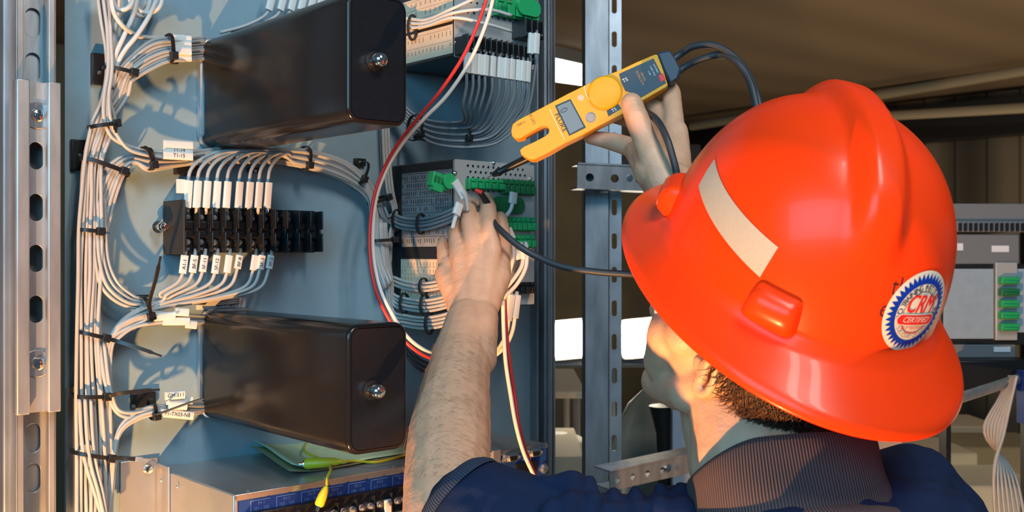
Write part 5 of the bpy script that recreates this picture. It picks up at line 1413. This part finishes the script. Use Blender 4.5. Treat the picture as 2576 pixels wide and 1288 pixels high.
mb = MB(); mb.box((xa, Yr - .025, 0), (xb_, Yr - .022, CEIL)); mb.box((xa, Yr - .025, 0), (xa + .003, Yr + .05, CEIL)); mb.box((xb_ - .003, Yr - .025, 0), (xb_, Yr, CEIL)); obj('flat_face', mb, M['galv_dark'], t, bevel=.001)
# cross members
def rail(name, label, a, b, h, hol, m, d=.05):
    ax = (b - a).normalized(); up = V((0, 0, 1)); up = (up - ax * up.dot(ax)).normalized(); fr = ax.cross(up); Ln = (b - a).length
    X = Matrix(((ax.x, up.x, fr.x, a.x), (ax.y, up.y, fr.y, a.y), (ax.z, up.z, fr.z, a.z), (0, 0, 0, 1)))
    t = thing(name, a, label, 'rail')
    mb = MB(); mb.prism([(0, 0), (Ln, 0), (Ln, h), (0, h)], [[(Ln * (i + .5) / hol + h * .17 * math.cos(q), h * .45 + h * .17 * math.sin(q)) for q in [j * PI / 5 for j in range(10)]] for i in range(hol)], -.0015, .0015, 0, X); obj('web', mb, m, t)
    mb = MB(); mb.box((0, h - .003, -d), (Ln, h, 0), 0, X); mb.box((0, 0, -d), (Ln, .003, 0), 0, X); mb.box((0, h - .003, 0), (Ln, h + .001, .004), 0, X); obj('flange', mb, m, t, bevel=.0008)
    c = X @ V((Ln * .42, h * .5, 0)); mb = MB(); mb.lathe([(.0001, 0), (.007, 0), (.006, .006), (.0001, .007)], c, -fr if fr.y > 0 else fr, 12); obj('bolt', mb, M['chrome'], t)
    return t
rail('cross_rail', 'short perforated galvanised cross rail below the raised hand', P(1451, 474, 2.0), P(1760, 486, 2.05), 64 * 2.0 / FPX, 5, M['galv_dark'])
rail('cross_rail', 'low perforated galvanised cross rail sloping up between shirt and throat', P(1535, 1235, 1.9), P(1860, 1162, 2.05), 50 * 1.95 / FPX, 9, M['galv'])
# background furniture
def table(label, px0, px1, py, Y, dY):
    a, b = P(px0, py, Y), P(px1, py, Y); t = thing('table', V(((a.x + b.x) / 2, Y + dY / 2, 0)), label, 'table')
    mb = MB(); mb.box((a.x, Y, a.z - .03), (b.x, Y + dY, a.z)); obj('tabletop', mb, M['tabletop'], t, bevel=.004)
    for x in (a.x + .04, b.x - .04):
        for y in (Y + .04, Y + dY - .04): mb = MB(); mb.cyl(V((x, y, 0)), V((x, y, a.z - .03)), .016, seg=8); obj('leg', mb, M['rackgrey'], t)
    return a.z
tz = table('pale table below the left halogen lamp', 1310, 1475, 985, 4.4, .9)
def cluttr(name, label, px, py, Y, w, h, d, m, cat='box', rz=0):
    c = P(px, py, Y); mb = MB(); mb.box((-w / 2, -d / 2, 0), (w / 2, d / 2, h), 0, Matrix.Translation(c) @ Matrix.Rotation(rz, 4, 'Z')); return bobj(name, label, cat, mb, m, .004)
c = P(1425, 1215, 2.9)
mb = MB(); mb.box((P(1372, 0, 2.9).x, 2.9, 0), (P(1472, 0, 2.9).x, 3.4, P(0, 1150, 2.9).z)); bobj('carton', 'pale cardboard carton standing low between instrument and rack upright', 'box', mb, M['cardboard'], .006)
mb = MB(); mb.ball(P(1400, 1130, 3.3), .16, 16, sc=(.7, .6, .35)); bobj('plastic_bag', 'white crumpled bag behind the cardboard carton', 'bag', mb, M['tabletop'], 0)
# plastic sheet draped on a stool
mb = MB(); n_ = 22; vs_ = []
c = P(1620, 1100, 3.0)
for i in range(n_):
    for j in range(10):
        a_ = 2 * PI * i / n_; h = j / 9; r_ = .002 + .16 * (1 - h) ** .6 * (1 + .18 * math.sin(a_ * 5 + h * 3)) 
        vs_.append((c.x + r_ * math.cos(a_), c.y + r_ * math.sin(a_), c.z - .22 + .36 * h))
fs = [(i * 10 + j, ((i + 1) % n_) * 10 + j, ((i + 1) % n_) * 10 + j + 1, i * 10 + j + 1) for i in range(n_) for j in range(9)]
fs.append(tuple(i * 10 + 9 for i in range(n_)))
mb.add(vs_, fs); bobj('plastic_sheet', 'grey-green plastic sheet heaped behind the rack upright', 'plastic sheet', mb, M['plasticbag'], 0)
sz = c.z - .22
mb = MB(); mb.box((c.x - .17, c.y - .17, sz - .03), (c.x + .17, c.y + .17, sz)); 
for sx in (-.14, .14):
    for sy in (-.14, .14): mb.box((c.x + sx - .015, c.y + sy - .015, 0), (c.x + sx + .015, c.y + sy + .015, sz - .03))
bobj('stool', 'low dark work stool under the plastic sheet', 'stool', mb, M['rackblack'], .003)
# dark funnel-shaped post and pale blue board
a, b = P(1676, 1180, 2.6), P(1672, 1020, 2.6)
mb = MB(); mb.tube([V((a.x, a.y, .012)), a, P(1674, 1090, 2.6), b], [.02, .022, .024, .040], 12); bobj('post', 'dark flared post beside the throat', 'post', mb, M['rackblack'], 0)
mb = MB(); mb.box((P(1692, 0, 2.5).x, 2.5, .0), (P(1800, 0, 2.5).x, 2.53, P(0, 985, 2.5).z)); bobj('board', 'pale blue-white board standing behind the throat', 'board', mb, M['bluewhite'])
# relay rack at the right
Yk = 2.3; kk = Yk / FPX
t = thing('relay_rack', P(2480, 1700, Yk), 'grey relay rack with printed card and green connectors at the right edge', 'relay rack')
def face(px0, px1, py0, py1, dy, name, m, bev=.002, y0=0):
    a, b = P(px0, py1, Yk), P(px1, py0, Yk); mb = MB(); mb.box((a.x, Yk + y0 - dy, a.z), (b.x, Yk + y0 + .15, b.z)); return obj(name, mb, m, t, bevel=bev)
face(2395, 2620, 512, 556, .0, 'top_panel', M['rackgrey'])
face(2395, 2620, 556, 584, .012, 'vent_lip', M['rackgrey'])
for i in range(15):
    a, b = P(2405 + 13 * i, 582, Yk), P(2411 + 13 * i, 562, Yk); mb = MB(); mb.box((a.x, Yk - .018, a.z), (b.x, Yk - .0115, b.z)); obj('vent_slot', mb, M['rackblack'], t)
face(2390, 2562, 590, 664, .004, 'blank_panel', M['rackgrey'])
a, b = P(2492, 634, Yk), P(2535, 618, Yk); mb = MB(); mb.box((a.x, Yk - .006, a.z), (b.x, Yk - .0035, b.z)); obj('panel_label', mb, M['white_ink'], t)
a, b = P(2405, 630, Yk), P(2420, 612, Yk); mb = MB(); mb.box((a.x, Yk - .006, a.z), (b.x, Yk - .0035, b.z)); obj('panel_label', mb, M['white_ink'], t)
face(2365, 2620, 664, 868, .0, 'black_frame', M['rackblack'])
face(2372, 2498, 676, 852, .004, 'printed_card', M['screen'], .001)
face(2556, 2620, 676, 836, .004, 'printed_card', M['screen'], .001)
face(2500, 2554, 660, 855, .010, 'connector_plate', M['perf'], .001)
for i in range(5):
    py = 705 + 29 * i; a, b = P(2504, py + 9, Yk), P(2550, py - 9, Yk); mb = MB(); mb.box((a.x, Yk - .03, a.z), (b.x, Yk - .009, b.z)); mb.box((a.x + .004, Yk - .036, a.z + .002), (b.x - .006, Yk - .03, a.z + .008)); obj('green_connector', mb, M['green'] if i != 1 else M['green_dark'], t, bevel=.002)
face(2395, 2555, 866, 900, .0, 'lower_panel', M['rackgrey'])
a, b = P(2498, 885, Yk), P(2540, 872, Yk); mb = MB(); mb.box((a.x, Yk - .004, a.z), (b.x, Yk - .001, b.z)); obj('panel_label', mb, M['white_ink'], t)
face(2380, 2572, 900, 968, .05, 'black_relay', M['rackblack'], .004)
mb = MB(); mb.box((P(2390, 0, Yk).x, Yk + .02, 0), (P(2402, 0, Yk).x, Yk + .06, 1.6)); obj('frame_post', mb, M['rackblack'], t)
mb = MB(); mb.box((P(2600, 0, Yk).x, Yk + .02, 0), (P(2615, 0, Yk).x, Yk + .06, 1.6)); obj('frame_post', mb, M['rackblack'], t)
mb = MB(); mb.tube([P(2350, 1022, 2.05), P(2640, 928, 2.25)], .011, 8); bobj('support_rail', 'bright steel support rail sloping right of the helmet brim', 'rail', mb, M['galv'], 0)
for i in range(7):
    mb = MB(); x = 2535 - 4 * i
    mb.tube(spline([P(2558 - 3 * i, 945, 2.12 + .01 * i), P(2545 - 5 * i, 1000, 2.12 + .01 * i), P(2525 - 8 * i, 1090, 2.12 + .01 * i), P(2500 + 9 * i, 1200, 2.1 + .01 * i), P(2512 + 14 * i, 1420, 2.1)], 6), .0035, 6)
    tag(obj('wire', mb, M['wire'], angle=180), 'pale wire hanging below the bright support rail, %s of seven' % ORD[6 - i], 'wire', 'wires hanging at the right edge')
mb = MB(); mb.box((P(2556, 0, 2.2).x, 2.14, P(0, 1062, 2.2).z), (P(2620, 0, 2.2).x, 2.2, P(0, 930, 2.2).z)); bobj('blue_connector', 'saturated blue connector housing at the extreme right edge', 'connector', mb, mat('bright_blue_plastic', (.01, .06, .35), .4))
# clutter bottom right
for i, (px, py, Y, w, h, m, l) in enumerate(((2350, 1190, 4.0, .34, .26, 'cardboard', 'brown box nearest the blue shoulder in the lower right background'), (2440, 1130, 4.6, .30, .34, 'cardboard', 'taller brown box right of the shoulder in the background'), (2540, 1180, 4.2, .40, .30, 'wall', 'olive box at the lower right corner of the photo'), (2450, 1250, 3.4, .5, .12, 'tabletop', 'flat pale carton low at the right'))):
    c = P(px, py, Y); mb = MB(); mb.box((c.x - w / 2, Y, .0), (c.x + w / 2, Y + .35, c.z + h * .3)); bobj('storage_box', l, 'box', mb, M[m], .008)
